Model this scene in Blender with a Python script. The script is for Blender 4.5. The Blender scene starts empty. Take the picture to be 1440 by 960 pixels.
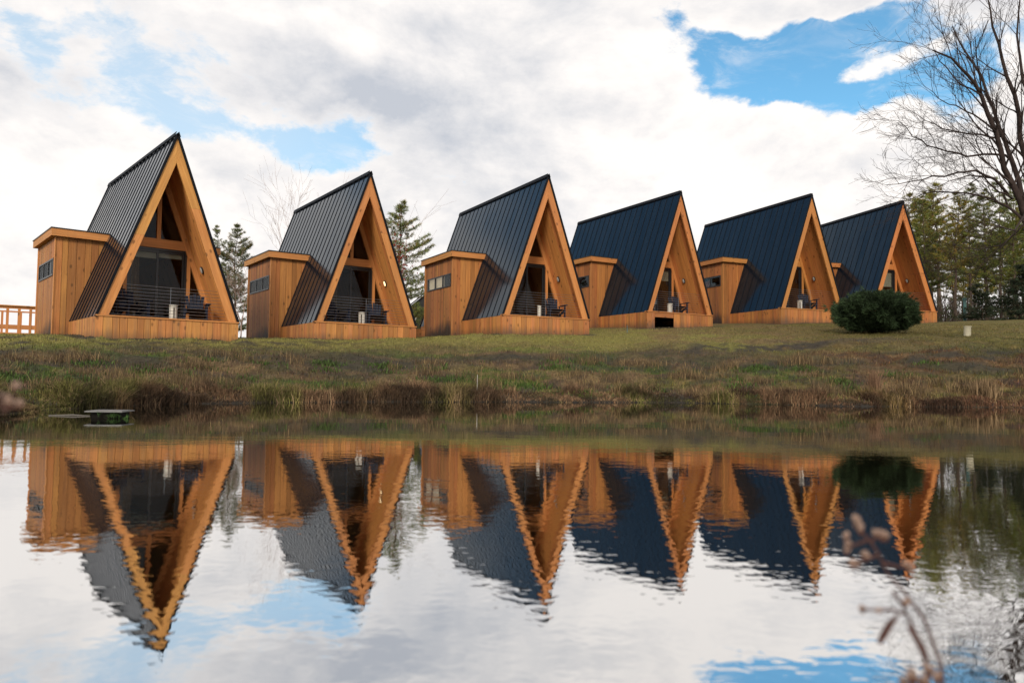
import bpy, math, random
import numpy as np
from mathutils import Vector, Matrix
random.seed(7); RG = np.random.default_rng(11)
rad = math.radians
sc = bpy.context.scene
COL = sc.collection

# ------------------------------------------------------------------ camera (fitted to the place)
F, PITCH, ROLL, HC = 1007.4, 0.0472, 0.0109, 0.542
_f = np.array([0, math.cos(PITCH), math.sin(PITCH)]); _u = np.array([0, -math.sin(PITCH), math.cos(PITCH)]); _x = np.array([1., 0, 0])
CR = math.cos(ROLL) * _x + math.sin(ROLL) * _u
CU = -math.sin(ROLL) * _x + math.cos(ROLL) * _u
cd = bpy.data.cameras.new('camera'); cam = bpy.data.objects.new('camera', cd); COL.objects.link(cam)
cam.matrix_world = Matrix(((CR[0], CU[0], -_f[0], 0), (CR[1], CU[1], -_f[1], 0), (CR[2], CU[2], -_f[2], HC), (0, 0, 0, 1)))
cd.sensor_width = 36; cd.lens = 36 * F / 1440; cd.clip_start = .05; cd.clip_end = 6000
cd.dof.use_dof = True; cd.dof.focus_distance = 26; cd.dof.aperture_fstop = cd.lens / 9.0
sc.camera = cam

def ray(px, py):
    q = CR * ((px - 720) / F) + CU * ((480 - py) / F) + _f
    return q / np.linalg.norm(q)
def at(px, py, D):
    d = ray(px, py); return np.array([0, 0, HC]) + d * (D / d[1])

# ------------------------------------------------------------------ materials
def newmat(name):
    m = bpy.data.materials.new(name); m.use_nodes = True
    nt = m.node_tree; nt.nodes.clear()
    out = nt.nodes.new('ShaderNodeOutputMaterial')
    b = nt.nodes.new('ShaderNodeBsdfPrincipled'); nt.links.new(b.outputs[0], out.inputs[0])
    return m, nt, b, out
class N:
    def __init__(s, nt): s.nt = nt
    def new(s, t, **k):
        n = s.nt.nodes.new(t)
        for a, v in k.items(): setattr(n, a, v)
        return n
    def put(s, sock, v):
        if hasattr(v, 'links') or hasattr(v, 'is_output'): s.nt.links.new(v, sock)
        else: sock.default_value = v
    def m(s, op, *a, clamp=False):
        n = s.new('ShaderNodeMath', operation=op); n.use_clamp = clamp
        for i, v in enumerate(a): s.put(n.inputs[i], v)
        return n.outputs[0]
    def noise(s, vec, scale, detail=4, rough=.5, dist=0, out=0):
        n = s.new('ShaderNodeTexNoise'); s.put(n.inputs['Vector'], vec)
        n.inputs['Scale'].default_value = scale; n.inputs['Detail'].default_value = detail
        n.inputs['Roughness'].default_value = rough; n.inputs['Distortion'].default_value = dist
        return n.outputs[out]
    def mapr(s, v, a, b, c=0., d=1., smooth=False):
        n = s.new('ShaderNodeMapRange'); n.interpolation_type = 'SMOOTHSTEP' if smooth else 'LINEAR'
        s.put(n.inputs[0], v)
        for i, q in enumerate((a, b, c, d)): s.put(n.inputs[i + 1], q)
        return n.outputs[0]
    def mix(s, f, a, b, mode='MIX'):
        n = s.new('ShaderNodeMix', data_type='RGBA', blend_type=mode)
        s.put(n.inputs[0], f)
        for i, v in ((6, a), (7, b)):
            if isinstance(v, tuple): v = (*v[:3], 1)
            s.put(n.inputs[i], v)
        return n.outputs[2]
    def scale(s, vec, v):
        n = s.new('ShaderNodeVectorMath', operation='MULTIPLY'); s.put(n.inputs[0], vec); n.inputs[1].default_value = v
        return n.outputs[0]
    def sep(s, vec):
        n = s.new('ShaderNodeSeparateXYZ'); s.put(n.inputs[0], vec); return n.outputs
    def comb(s, x, y, z):
        n = s.new('ShaderNodeCombineXYZ')
        for i, v in enumerate((x, y, z)): s.put(n.inputs[i], v)
        return n.outputs[0]
    def ramp(s, f, stops):
        n = s.new('ShaderNodeValToRGB'); s.put(n.inputs[0], f); cr = n.color_ramp
        while len(cr.elements) < len(stops): cr.elements.new(.5)
        for e, (p, c) in zip(cr.elements, stops): e.position = p; e.color = (*c, 1)
        return n.outputs[0]

def wood(name, base, dark, stain=False, rough=.62, vary=.35):
    """sawn softwood: grain stretched along the third wood coordinate, knots, a tone per board"""
    m, nt, b, out = newmat(name); n = N(nt)
    a = n.new('ShaderNodeAttribute', attribute_name='wc').outputs['Vector']
    oi = n.new('ShaderNodeObjectInfo').outputs
    va = n.new('ShaderNodeVectorMath', operation='ADD'); n.put(va.inputs[0], a); n.put(va.inputs[1], oi['Location']); a = va.outputs[0]
    isl = n.m('FRACT', n.m('ADD', n.new('ShaderNodeNewGeometry').outputs['Random Per Island'], n.m('MULTIPLY', n.sep(oi['Location'])[0], 3.77)))
    g = n.noise(n.scale(a, (26, 26, 1.3)), 1, 6, .6, .3)
    g2 = n.noise(n.scale(a, (5, 5, .6)), 1, 3, .5)
    c = n.mix(n.mapr(g, .32, .7), base, dark)
    c = n.mix(n.mapr(g2, .35, .75, 0, .7), c, tuple(v * .62 for v in base))
    vo = n.new('ShaderNodeTexVoronoi'); n.put(vo.inputs['Vector'], n.scale(a, (4.6, 4.6, 2.6))); vo.inputs['Scale'].default_value = 1
    kn = n.mapr(vo.outputs['Distance'], .10, .23, 1, 0, True)
    sel = n.m('GREATER_THAN', n.sep(vo.outputs['Color'])[0], .30)
    c = n.mix(n.m('MULTIPLY', n.m('MULTIPLY', kn, sel), .75), c, tuple(v * .22 for v in base))
    t = n.mapr(isl, 0, 1, 1 - vary, 1 + vary * .45)
    c = n.mix(1, c, n.comb(t, n.m('MULTIPLY', t, n.mapr(n.m('FRACT', n.m('MULTIPLY', isl, 7.3)), 0, 1, .90, 1.08)), t), 'MULTIPLY')
    oc = n.new('ShaderNodeObjectInfo').outputs['Color']
    c = n.mix(1, c, oc, 'MULTIPLY')
    po = n.new('ShaderNodeTexCoord').outputs['Object']; zo_ = n.sep(po)[2]       # weathering: grey streaks and splash dirt near the soil
    ws = n.noise(n.scale(po, (7, 7, .5)), 1, 5, .65)
    c = n.mix(n.m('MULTIPLY', n.mapr(ws, .5, .72, 0, .55), n.mapr(zo_, -.2, 1.2, 1, .25)), c, (.17, .12, .085))
    c = n.mix(n.m('MULTIPLY', n.mapr(n.m('ADD', zo_, n.m('MULTIPLY', ws, -.45)), -.35, .0, .75, 0), 1), c, (.07, .05, .035))
    if stain:   # damp, blackened foot of the boards
        p = n.new('ShaderNodeTexCoord').outputs['Object']; s = n.sep(p)
        w = n.noise(n.scale(p, (3, 7, 1.4)), 1, 5, .6)
        hgt = n.m('ADD', n.m('MULTIPLY', w, .9), n.m('MULTIPLY', n.m('ABSOLUTE', n.m('SUBTRACT', s[1], 4.0)), -.22))
        f = n.mapr(s[2], n.m('SUBTRACT', hgt, .25), n.m('ADD', hgt, .38), 1, 0, True)
        f2 = n.m('MULTIPLY', f, n.mapr(s[1], 3.46, 3.50, 0, 1))
        c = n.mix(n.m('MULTIPLY', f2, .93), c, (.018, .016, .016))
        gr = n.noise(n.scale(p, (9, 9, .35)), 1, 4, .6)
        f3 = n.m('MULTIPLY', n.mapr(gr, .45, .75, 0, .5), n.mapr(s[2], .4, 2.6, 1, 0))
        c = n.mix(n.m('MULTIPLY', f3, n.mapr(s[1], 3.46, 3.50, .25, 1)), c, (.10, .075, .06))
    nt.links.new(c, b.inputs['Base Color']); b.inputs['Roughness'].default_value = rough
    b.inputs['Specular IOR Level'].default_value = .3
    bp = n.new('ShaderNodeBump'); bp.inputs['Strength'].default_value = .35; bp.inputs['Distance'].default_value = .004
    nt.links.new(g, bp.inputs['Height']); nt.links.new(bp.outputs[0], b.inputs['Normal'])
    return m
def plain(name, col, rough=.6, metal=0., spec=.5, var=.25, scale=6.):
    m, nt, b, out = newmat(name); n = N(nt)
    p = n.new('ShaderNodeTexCoord').outputs['Object']
    g = n.noise(p, scale, 5, .6)
    c = n.mix(n.mapr(g, .3, .7), tuple(v * (1 - var) for v in col), tuple(v * (1 + var * .6) for v in col))
    nt.links.new(c, b.inputs['Base Color']); b.inputs['Roughness'].default_value = rough
    b.inputs['Metallic'].default_value = metal; b.inputs['Specular IOR Level'].default_value = spec
    return m
WALL = wood('cedar_board_siding', (.50, .215, .066), (.30, .112, .033), stain=True, vary=.34)
SKIRT = wood('cedar_skirt_boards', (.58, .262, .084), (.38, .148, .044), vary=.32)
TRIM = wood('fir_trim', (.61, .285, .092), (.43, .172, .048), vary=.12)
SOFF = wood('cedar_soffit_boards', (.70, .31, .10), (.50, .20, .062), vary=.14)
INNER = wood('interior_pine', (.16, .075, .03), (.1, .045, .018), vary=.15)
BLACK = plain('black_metal', (.012, .012, .014), .4, 0, .5)
CABLE = plain('steel_cable', (.30, .31, .33), .4, .8, .5)
WHITE = plain('white_plastic', (.56, .55, .50), .5, var=.08)
NAVY = plain('navy_plastic', (.008, .013, .028), .7, spec=.2)
SHADE = plain('pale_roller_blind', (.62, .60, .48), .8, var=.05)
DARKROOM = plain('painted_room_shade', (.014, .011, .010), .8)
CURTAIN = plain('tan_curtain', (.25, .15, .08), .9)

def roofmat():
    m, nt, b, out = newmat('standing_seam_metal'); n = N(nt)
    p = n.new('ShaderNodeTexCoord').outputs['Object']
    isl = n.new('ShaderNodeNewGeometry').outputs['Random Per Island']
    g = n.noise(n.scale(p, (.6, 2.2, .5)), 1, 4, .55)
    c = n.mix(n.mapr(g, .3, .7), (.0045, .007, .012), (.007, .011, .018))
    nt.links.new(c, b.inputs['Base Color'])
    nt.links.new(n.mapr(n.m('ADD', g, n.m('MULTIPLY', isl, .25)), .3, 1, .10, .22), b.inputs['Roughness'])
    b.inputs['Specular IOR Level'].default_value = .40; b.inputs['Specular Tint'].default_value = (.50, .80, 1, 1)
    bp = n.new('ShaderNodeBump'); bp.inputs['Strength'].default_value = .2; bp.inputs['Distance'].default_value = .010
    nt.links.new(n.noise(n.scale(p, (1, 2.6, 1)), 1.1, 2, .4), bp.inputs['Height']); nt.links.new(bp.outputs[0], b.inputs['Normal'])
    return m
ROOF = roofmat(); SEAM = plain('dull_black_seam', (.006, .007, .010), .6, spec=.12)
def glassmat(name='window_glass', k=.24):
    m, nt, b, out = newmat(name); n = N(nt); nt.nodes.remove(b)
    tr = n.new('ShaderNodeBsdfTransparent'); tr.inputs[0].default_value = (.72, .73, .72, 1)
    gl = n.new('ShaderNodeBsdfGlossy'); gl.inputs['Roughness'].default_value = .02; gl.inputs[0].default_value = (.9, .95, 1, 1)
    fr = n.new('ShaderNodeFresnel'); fr.inputs[0].default_value = 1.55
    p = n.new('ShaderNodeTexCoord').outputs['Object']
    bp = n.new('ShaderNodeBump'); bp.inputs['Strength'].default_value = .2; bp.inputs['Distance'].default_value = .01
    nt.links.new(n.noise(p, 1.5, 1), bp.inputs['Height']); nt.links.new(bp.outputs[0], gl.inputs['Normal'])
    mx = n.new('ShaderNodeMixShader'); nt.links.new(n.m('MULTIPLY', fr.outputs[0], k, clamp=True), mx.inputs[0])
    nt.links.new(tr.outputs[0], mx.inputs[1]); nt.links.new(gl.outputs[0], mx.inputs[2]); nt.links.new(mx.outputs[0], out.inputs[0])
    return m
GLASS = glassmat(); DIM_GLASS = glassmat('tinted_side_glass', .10)
def lampmat(name, lit):
    m, nt, b, out = newmat(name)
    b.inputs['Base Color'].default_value = (.42, .42, .40, 1); b.inputs['Roughness'].default_value = .3
    if lit:
        b.inputs['Emission Color'].default_value = (1, .72, .35, 1); b.inputs['Emission Strength'].default_value = 1.9
    return m
LAMP_OFF, LAMP_ON = lampmat('lamp_glass', 0), lampmat('lit_lamp_glass', 1)
def vcol(name, rough=.75, trans=.0, spec=.2):
    m, nt, b, out = newmat(name); n = N(nt)
    a = n.new('ShaderNodeAttribute', attribute_name='Col').outputs['Color']
    isl = n.new('ShaderNodeNewGeometry').outputs['Random Per Island']
    t = n.mapr(isl, 0, 1, .65, 1.35)
    nt.links.new(n.mix(1, a, n.comb(t, t, t), 'MULTIPLY'), b.inputs['Base Color'])
    b.inputs['Roughness'].default_value = rough; b.inputs['Specular IOR Level'].default_value = spec
    return m
PLANT = vcol('dry_and_green_blades'); NEEDLE = vcol('pine_needles'); 
def barkmat(name, c1, c2):
    m, nt, b, out = newmat(name); n = N(nt)
    p = n.new('ShaderNodeTexCoord').outputs['Object']
    g = n.noise(n.scale(p, (9, 9, 1.6)), 1, 6, .65)
    nt.links.new(n.mix(n.mapr(g, .3, .7), c1, c2), b.inputs['Base Color']); b.inputs['Roughness'].default_value = .85
    b.inputs['Specular IOR Level'].default_value = .2
    bp = n.new('ShaderNodeBump'); bp.inputs['Strength'].default_value = .5; bp.inputs['Distance'].default_value = .02
    nt.links.new(g, bp.inputs['Height']); nt.links.new(bp.outputs[0], b.inputs['Normal'])
    return m
BARK = barkmat('grey_brown_bark', (.016, .011, .010), (.045, .031, .027))
PBARK = barkmat('pine_bark', (.05, .038, .03), (.12, .085, .06))
PALEBARK = barkmat('pale_twig_bark', (.22, .15, .13), (.38, .28, .24))

# ------------------------------------------------------------------ mesh builder
class MB:
    def __init__(s): s.v = []; s.f = []; s.w = []
    def add(s, vs, fs, ws=None):
        o = len(s.v); s.v += [tuple(map(float, p)) for p in vs]
        s.w += [tuple(map(float, p)) for p in (ws if ws is not None else vs)]
        s.f += [tuple(i + o for i in q) for q in fs]
    def box(s, lo, hi, grain=2):
        """axis aligned box; grain = axis along which the wood runs"""
        (x0, y0, z0), (x1, y1, z1) = lo, hi
        vs = [(x, y, z) for z in (z0, z1) for y in (y0, y1) for x in (x0, x1)]
        fs = [(0, 2, 3, 1), (4, 5, 7, 6), (0, 1, 5, 4), (2, 6, 7, 3), (0, 4, 6, 2), (1, 3, 7, 5)]
        o = np.array([random.uniform(0, 40) for _ in range(3)])
        perm = [i for i in range(3) if i != grain] + [grain]
        s.add(vs, fs, [np.array(p)[perm] + o for p in vs])
    def prism(s, poly, o, ex, ey, ez, g=1):
        """2D polygon (a,b) in the frame ex,ey extruded by ez; wood runs along ex (g=0) or ey (g=1)"""
        o, ex, ey, ez = map(lambda q: np.array(q, float), (o, ex, ey, ez)); n = len(poly)
        vs = [o + ex * a + ey * b for a, b in poly] + [o + ex * a + ey * b + ez for a, b in poly]
        fs = [tuple(range(n))[::-1], tuple(range(n, 2 * n))] + [(i, (i + 1) % n, (i + 1) % n + n, i + n) for i in range(n)]
        r = np.array([random.uniform(0, 40) for _ in range(3)]); L = np.linalg.norm(ez)
        ws = [r + ((a, 0, b) if g else (b, 0, a)) for a, b in poly] + [r + ((a, L, b) if g else (b, L, a)) for a, b in poly]
        s.add(vs, fs, ws)
    def tube(s, pts, rs, k=6, cap=True):
        pts = [np.array(p, float) for p in pts]; rings = []
        for i, p in enumerate(pts):
            d = pts[min(i + 1, len(pts) - 1)] - pts[max(i - 1, 0)]; d = d / (np.linalg.norm(d) + 1e-9)
            a = np.cross(d, (0, 0, 1) if abs(d[2]) < .9 else (1, 0, 0)); a /= np.linalg.norm(a); b = np.cross(d, a)
            r = rs[i] if hasattr(rs, '__len__') else rs
            rings.append([p + r * (math.cos(t) * a + math.sin(t) * b) for t in (2 * math.pi * j / k for j in range(k))])
        vs = [q for r in rings for q in r]; n = len(pts)
        fs = [(i * k + j, i * k + (j + 1) % k, (i + 1) * k + (j + 1) % k, (i + 1) * k + j) for i in range(n - 1) for j in range(k)]
        if cap: fs += [tuple(range(k))[::-1], tuple((n - 1) * k + j for j in range(k))]
        s.add(vs, fs)
    def build(s, name, mat, parent=None, smooth=False):
        me = bpy.data.meshes.new(name); me.from_pydata(s.v, [], s.f); me.update()
        at_ = me.attributes.new('wc', 'FLOAT_VECTOR', 'POINT'); at_.data.foreach_set('vector', np.array(s.w, 'f').ravel())
        import bmesh
        bm = bmesh.new(); bm.from_mesh(me); bmesh.ops.recalc_face_normals(bm, faces=bm.faces); bm.to_mesh(me); bm.free()
        if smooth: me.polygons.foreach_set('use_smooth', [True] * len(me.polygons))
        me.materials.append(mat)
        o = bpy.data.objects.new(name, me); COL.objects.link(o); o.parent = parent
        return o
def fastmesh(name, V, T, C, mat, parent=None):
    """big triangle mesh from arrays, C = per-vertex colour"""
    me = bpy.data.meshes.new(name); V = np.asarray(V, 'f'); T = np.asarray(T, 'i')
    me.vertices.add(len(V)); me.vertices.foreach_set('co', V.ravel())
    me.loops.add(T.size); me.loops.foreach_set('vertex_index', T.ravel())
    me.polygons.add(len(T)); me.polygons.foreach_set('loop_start', np.arange(0, T.size, 3, dtype='i'))
    me.update(calc_edges=True)
    if C is not None:
        a = me.attributes.new('Col', 'FLOAT_COLOR', 'POINT')
        a.data.foreach_set('color', np.concatenate([np.asarray(C, 'f'), np.ones((len(V), 1), 'f')], 1).ravel())
    me.materials.append(mat)
    o = bpy.data.objects.new(name, me); COL.objects.link(o); o.parent = parent
    return o
def tag(o, label=None, cat=None, group=None, kind=None):
    if label: o['label'] = label
    if cat: o['category'] = cat
    if group: o['group'] = group
    if kind: o['kind'] = kind
    return o
def empty(name, loc=(0, 0, 0), rz=0):
    o = bpy.data.objects.new(name, None); COL.objects.link(o); o.location = loc; o.rotation_euler = (0, 0, rz)
    o.empty_display_size = .3
    return o
def copy_tree(o, parent=None):
    c = o.copy(); COL.objects.link(c); c.parent = parent
    for ch in list(o.children): copy_tree(ch, c)
    return c

# ------------------------------------------------------------------ noise in numpy
def vnoise(x, y, seed=0):
    xi = np.floor(x).astype(np.int64); yi = np.floor(y).astype(np.int64); fx = x - xi; fy = y - yi
    fx = fx * fx * (3 - 2 * fx); fy = fy * fy * (3 - 2 * fy)
    def h(a, b):
        n = (a * 374761393 + b * 668265263 + seed * 982451653) & 0x7fffffff
        n = ((n ^ (n >> 13)) * 1274126177) & 0x7fffffff
        return ((n ^ (n >> 16)) & 0xffff) / 65535.
    return (h(xi, yi) * (1 - fx) + h(xi + 1, yi) * fx) * (1 - fy) + (h(xi, yi + 1) * (1 - fx) + h(xi + 1, yi + 1) * fx) * fy
def fbm(x, y, seed=0, o=4):
    t = 0; a = .5
    for i in range(o): t = t + a * vnoise(x * 2 ** i, y * 2 ** i, seed + i); a *= .5
    return t / (1 - .5 ** o)
def sstep(a, b, x):
    t = np.clip((x - a) / (b - a), 0, 1); return t * t * (3 - 2 * t)

# ------------------------------------------------------------------ terrain
SITES = [(-10.2348, 21.4167, 1.5112, .7331), (-5.3359, 26.2012, 1.752, .6269), (1.332, 28.0197, 2.2315, .5127),
         (7.6605, 32.7112, 2.8562, .5211), (14.4705, 34.548, 3.2707, .3965), (19.97, 36.47, 3.465, .25)]
SHORE = [(-6.8, 7.4), (-6.15, 8.7), (-6.29, 9.6), (-6.0, 10.9), (-5.5, 12.1), (-3.24, 13.7), (-.09, 14.6), (3.65, 15.3), (6.55, 14.3),
         (10.4, 14.5), (15, 14.3), (21, 12.5), (27, 8), (30, 2), (27, -3), (18, -1.2), (8, .3), (3, .62), (1, .66), (-.3, .6), (-1.6, .62), (-4, .8), (-8, .9),
         (-12, 2.2), (-11.5, 4.6), (-9, 6)]
CTRL = [(x, y, .05) for x, y in SHORE]
def loc(c, x, y): return (c[0] + math.cos(c[3]) * x - math.sin(c[3]) * y, c[1] + math.sin(c[3]) * x + math.cos(c[3]) * y)
BZ = [(1.50, 1.55, 1.61, 1.76), (1.74, 1.88, 1.80, 1.89), (2.08, 2.23, 2.15, 2.2), (2.68, 2.92, 2.86, 2.9), (3.1, 3.3, 3.33, 3.4), (3.35, 3.5, 3.5, 3.6)]
for c, b in zip(SITES, BZ):
    for (lx, ly), z in zip(((-2, 0), (2, 0), (-2.45, 3.5), (-2.45, 6.5)), b): CTRL.append((*loc(c, lx, ly), z))
    CTRL.append((*loc(c, 0, 9), b[3] + .12))
CTRL += [(-8.7, 15.2, .74), (-5.2, 18.8, .98), (-.6, 20.8, 1.18), (4.5, 23.0, 1.55), (9, 24, 1.78), (13.75, 27.4, 2.28), (15.3, 24.1, 1.98),
         (13, 19, 1.15), (19, 20, 1.45), (22, 27, 2.4), (27, 38, 3.8), (34, 36, 4.0), (36, 25, 3.0), (-20, 23, 1.62), (-26, 22, 1.6), (-14, 15, 1.0), (-16, 8, .9),
         (-25, 38, 2.0), (0, 48, 3.2), (25, 55, 4.3), (45, 50, 4.6), (-40, 10, 1.6), (45, 15, 2.6), (0, -14, 1.2), (30, -14, 1.5), (-25, -10, 1.4)]
CT = np.array(CTRL)
def _tps(r2): return np.where(r2 > 1e-9, r2 * np.log(np.maximum(r2, 1e-9)), 0)
_n = len(CT); _K = _tps(((CT[:, None, :2] - CT[None, :, :2]) ** 2).sum(-1)) + np.eye(_n) * .6
_P = np.c_[np.ones(_n), CT[:, :2]]
_s = np.linalg.solve(np.block([[_K, _P], [_P.T, np.zeros((3, 3))]]), np.r_[CT[:, 2], 0, 0, 0])
SH = np.array(SHORE)
def shore_sd(x, y):
    """signed distance to the shoreline, negative on the water"""
    d = np.full(x.shape, 1e9); ins = np.zeros(x.shape, bool)
    for i in range(len(SH)):
        ax, ay = SH[i]; bx, by = SH[(i + 1) % len(SH)]
        t = np.clip(((x - ax) * (bx - ax) + (y - ay) * (by - ay)) / ((bx - ax) ** 2 + (by - ay) ** 2), 0, 1)
        d = np.minimum(d, np.hypot(x - ax - t * (bx - ax), y - ay - t * (by - ay)))
        if ay != by: ins ^= ((ay > y) != (by > y)) & (x < (bx - ax) * (y - ay) / (by - ay) + ax)
    return np.where(ins, -d, d)
def ground_z(x, y, detail=True):
    x = np.asarray(x, float); y = np.asarray(y, float); sh = x.shape; x = x.ravel(); y = y.ravel()
    cx, cy = np.clip(x, -48, 52), np.clip(y, -18, 62)
    r2 = (cx[:, None] - CT[None, :, 0]) ** 2 + (cy[:, None] - CT[None, :, 1]) ** 2
    z = _tps(r2) @ _s[:_n] + _s[_n] + _s[_n + 1] * cx + _s[_n + 2] * cy
    far = sstep(0, 60, np.hypot(x - cx, y - cy)); z = z * (1 - far) + 2.2 * far
    sd = shore_sd(x, y) + (fbm(x * .9, y * .9, 5, 3) - .5) * .5
    near = sstep(-30, -5, -np.hypot(x - 5, y - 15) + 5)
    if detail:
        amp = sstep(.3, 3, sd) * (1 - sstep(9, 16, sd) * .75)
        z = z + ((fbm(x * .35, y * .35, 1) - .5) * .26 + (fbm(x * 1.7, y * 1.7, 2) - .5) * .24 + (fbm(x * 6, y * 6, 3, 2) - .5) * .04) * amp
    lip = .03 + .28 * np.clip(sd, 0, .5)
    z = np.where(sd > 0, np.maximum(z * sstep(-.2, 1.2, sd), lip), np.maximum(-.9, sd * .4))
    return z.reshape(sh)
def gz(x, y): return float(ground_z(np.array([x]), np.array([y]))[0])

def axis(spans):
    o = [spans[0][0]]
    for a, b, st in spans: o += list(np.linspace(a, b, max(2, int(round(abs(b - a) / st)) + 1))[1:])
    return np.array(o)
gx = axis([(-3000, -400, 650), (-400, -60, 40), (-60, -18, 2), (-18, 26, .14), (26, 60, 1.5), (60, 400, 40), (400, 3000, 650)])
gy = axis([(-3000, -400, 650), (-400, -30, 40), (-30, -1, 1.5), (-1, 7, .4), (7, 30, .14), (30, 45, .4), (45, 90, 2), (90, 400, 35), (400, 3000, 650)])
X, Y = np.meshgrid(gx, gy); Z = ground_z(X, Y)
nx, ny = len(gx), len(gy)
I = np.arange(nx * ny).reshape(ny, nx); a, b_, c_, d_ = I[:-1, :-1].ravel(), I[:-1, 1:].ravel(), I[1:, 1:].ravel(), I[1:, :-1].ravel()

# where soil, lawn, green weeds and dead grass lie (used by ground and blades alike)
G_LAWN = np.array([.108, .108, .026]); G_GREEN = np.array([.050, .082, .013]); G_BROWN = np.array([.092, .062, .034]); G_RUST = np.array([.074, .032, .013])
G_SOIL = np.array([.036, .032, .028]); G_TAN = np.array([.175, .122, .058]); G_OLIVE = np.array([.078, .078, .018])
def cover(x, y):
    sd = shore_sd(x, y)
    n1 = fbm(x * .45 + 3, y * .8, 21); n2 = fbm(x * 1.1, y * 1.5, 22); n3 = fbm(x * .3, y * .5, 23); n4 = fbm(x * 3, y * 3, 24, 3)
    top = sstep(5.5, 9, sd + (n1 - .5) * 3)                     # lawn by the cabins
    right = sstep(6, 11, x + (n1 - .5) * 4)
    w = {}
    mixc = lambda c, o, f: c * (1 - f[:, None]) + o * f[:, None]
    c = np.tile(G_BROWN, (len(x), 1))
    c = mixc(c, G_RUST, right * .75)
    c = mixc(c, G_OLIVE, sstep(.42, .6, n2) * .7)
    c = mixc(c, G_GREEN, sstep(.52, .64, n1) * (.9 - .5 * right))
    c = mixc(c, G_TAN, sstep(.52, .66, n4) * .55); c = mixc(c, G_SOIL, sstep(.46, .34, n4) * .6) if False else mixc(c, G_SOIL, (1 - sstep(.34, .46, n4)) * .6)
    lawn = (G_LAWN * .8 + G_TAN * .2) * (1.3 - .3 * right)[:, None]
    c = mixc(c, lawn, top * (1 - right * .4))
    c = mixc(c, G_TAN * .8, top * sstep(2, 6, x) * (1 - sstep(10, 14, x)) * sstep(.35, .6, n2) * .8)
    c = mixc(c, G_TAN * .72, top * sstep(.5, .7, n2) * .5)
    soilband = np.exp(-((sd - 4.8 - (n3 - .5) * 5) / 1.5) ** 2) * sstep(.42, .58, n2 * .6 + n4 * .4)
    soilband = np.maximum(soilband, sstep(-3, -8, x) * sstep(.5, .62, n4 * .5 + n2 * .5) * .9 * sstep(2, 4, sd))
    bx, by = (x - 8.0) * .96 + (y - 22.5) * .27, -(x - 8.0) * .27 + (y - 22.5) * .96
    soilband = np.maximum(soilband, np.exp(-(bx / 5.5) ** 2 - (by / 1.0) ** 2) * sstep(.38, .55, n4 * .6 + n2 * .4) * 1.3).clip(0, 1)
    c = mixc(c, G_SOIL, np.clip(soilband, 0, 1) * .9)
    for st_ in SITES:      # bare trodden earth round the foot of each cabin
        ca, sa = math.cos(st_[3]), math.sin(st_[3]); lx = (x - st_[0]) * ca + (y - st_[1]) * sa; ly = -(x - st_[0]) * sa + (y - st_[1]) * ca
        db = np.hypot(np.maximum(np.abs(lx) - 2.05, 0), np.maximum(np.abs(ly - 4) - 4.1, 0))
        c = mixc(c, G_SOIL * 1.2, (1 - sstep(.05, .5, db + (n4 - .5) * .9)) * .8)
    c = mixc(c, G_SOIL * .8, 1 - sstep(0, .35, sd))
    dens = np.clip(1 - soilband * .85, 0, 1)
    return c, dens, sd, top
C, _, _, _ = cover(X.ravel(), Y.ravel())
def groundmat():
    m, nt, b, out = newmat('grassy_earth'); n = N(nt)
    a_ = n.new('ShaderNodeAttribute', attribute_name='Col').outputs['Color']
    p = n.new('ShaderNodeTexCoord').outputs['Object']
    g = n.noise(p, 9, 8, .7); g2 = n.noise(p, 40, 4, .6)
    t = n.mapr(g, .3, .7, .45, 1.45)
    c = n.mix(1, a_, n.comb(t, t, t), 'MULTIPLY')
    c = n.mix(n.mapr(g2, .5, .7, 0, .5), c, (.03, .026, .02))
    nt.links.new(c, b.inputs['Base Color']); b.inputs['Roughness'].default_value = .95; b.inputs['Specular IOR Level'].default_value = .1
    bp = n.new('ShaderNodeBump'); bp.inputs['Strength'].default_value = .8; bp.inputs['Distance'].default_value = .05
    nt.links.new(g, bp.inputs['Height']); nt.links.new(bp.outputs[0], b.inputs['Normal'])
    return m
ground = fastmesh('ground', np.c_[X.ravel(), Y.ravel(), Z.ravel()], np.r_[np.c_[a, b_, c_], np.c_[a, c_, d_]], C, groundmat())
ground.data.polygons.foreach_set('use_smooth', np.ones(len(ground.data.polygons), bool))
tag(ground, kind='structure')

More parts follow.
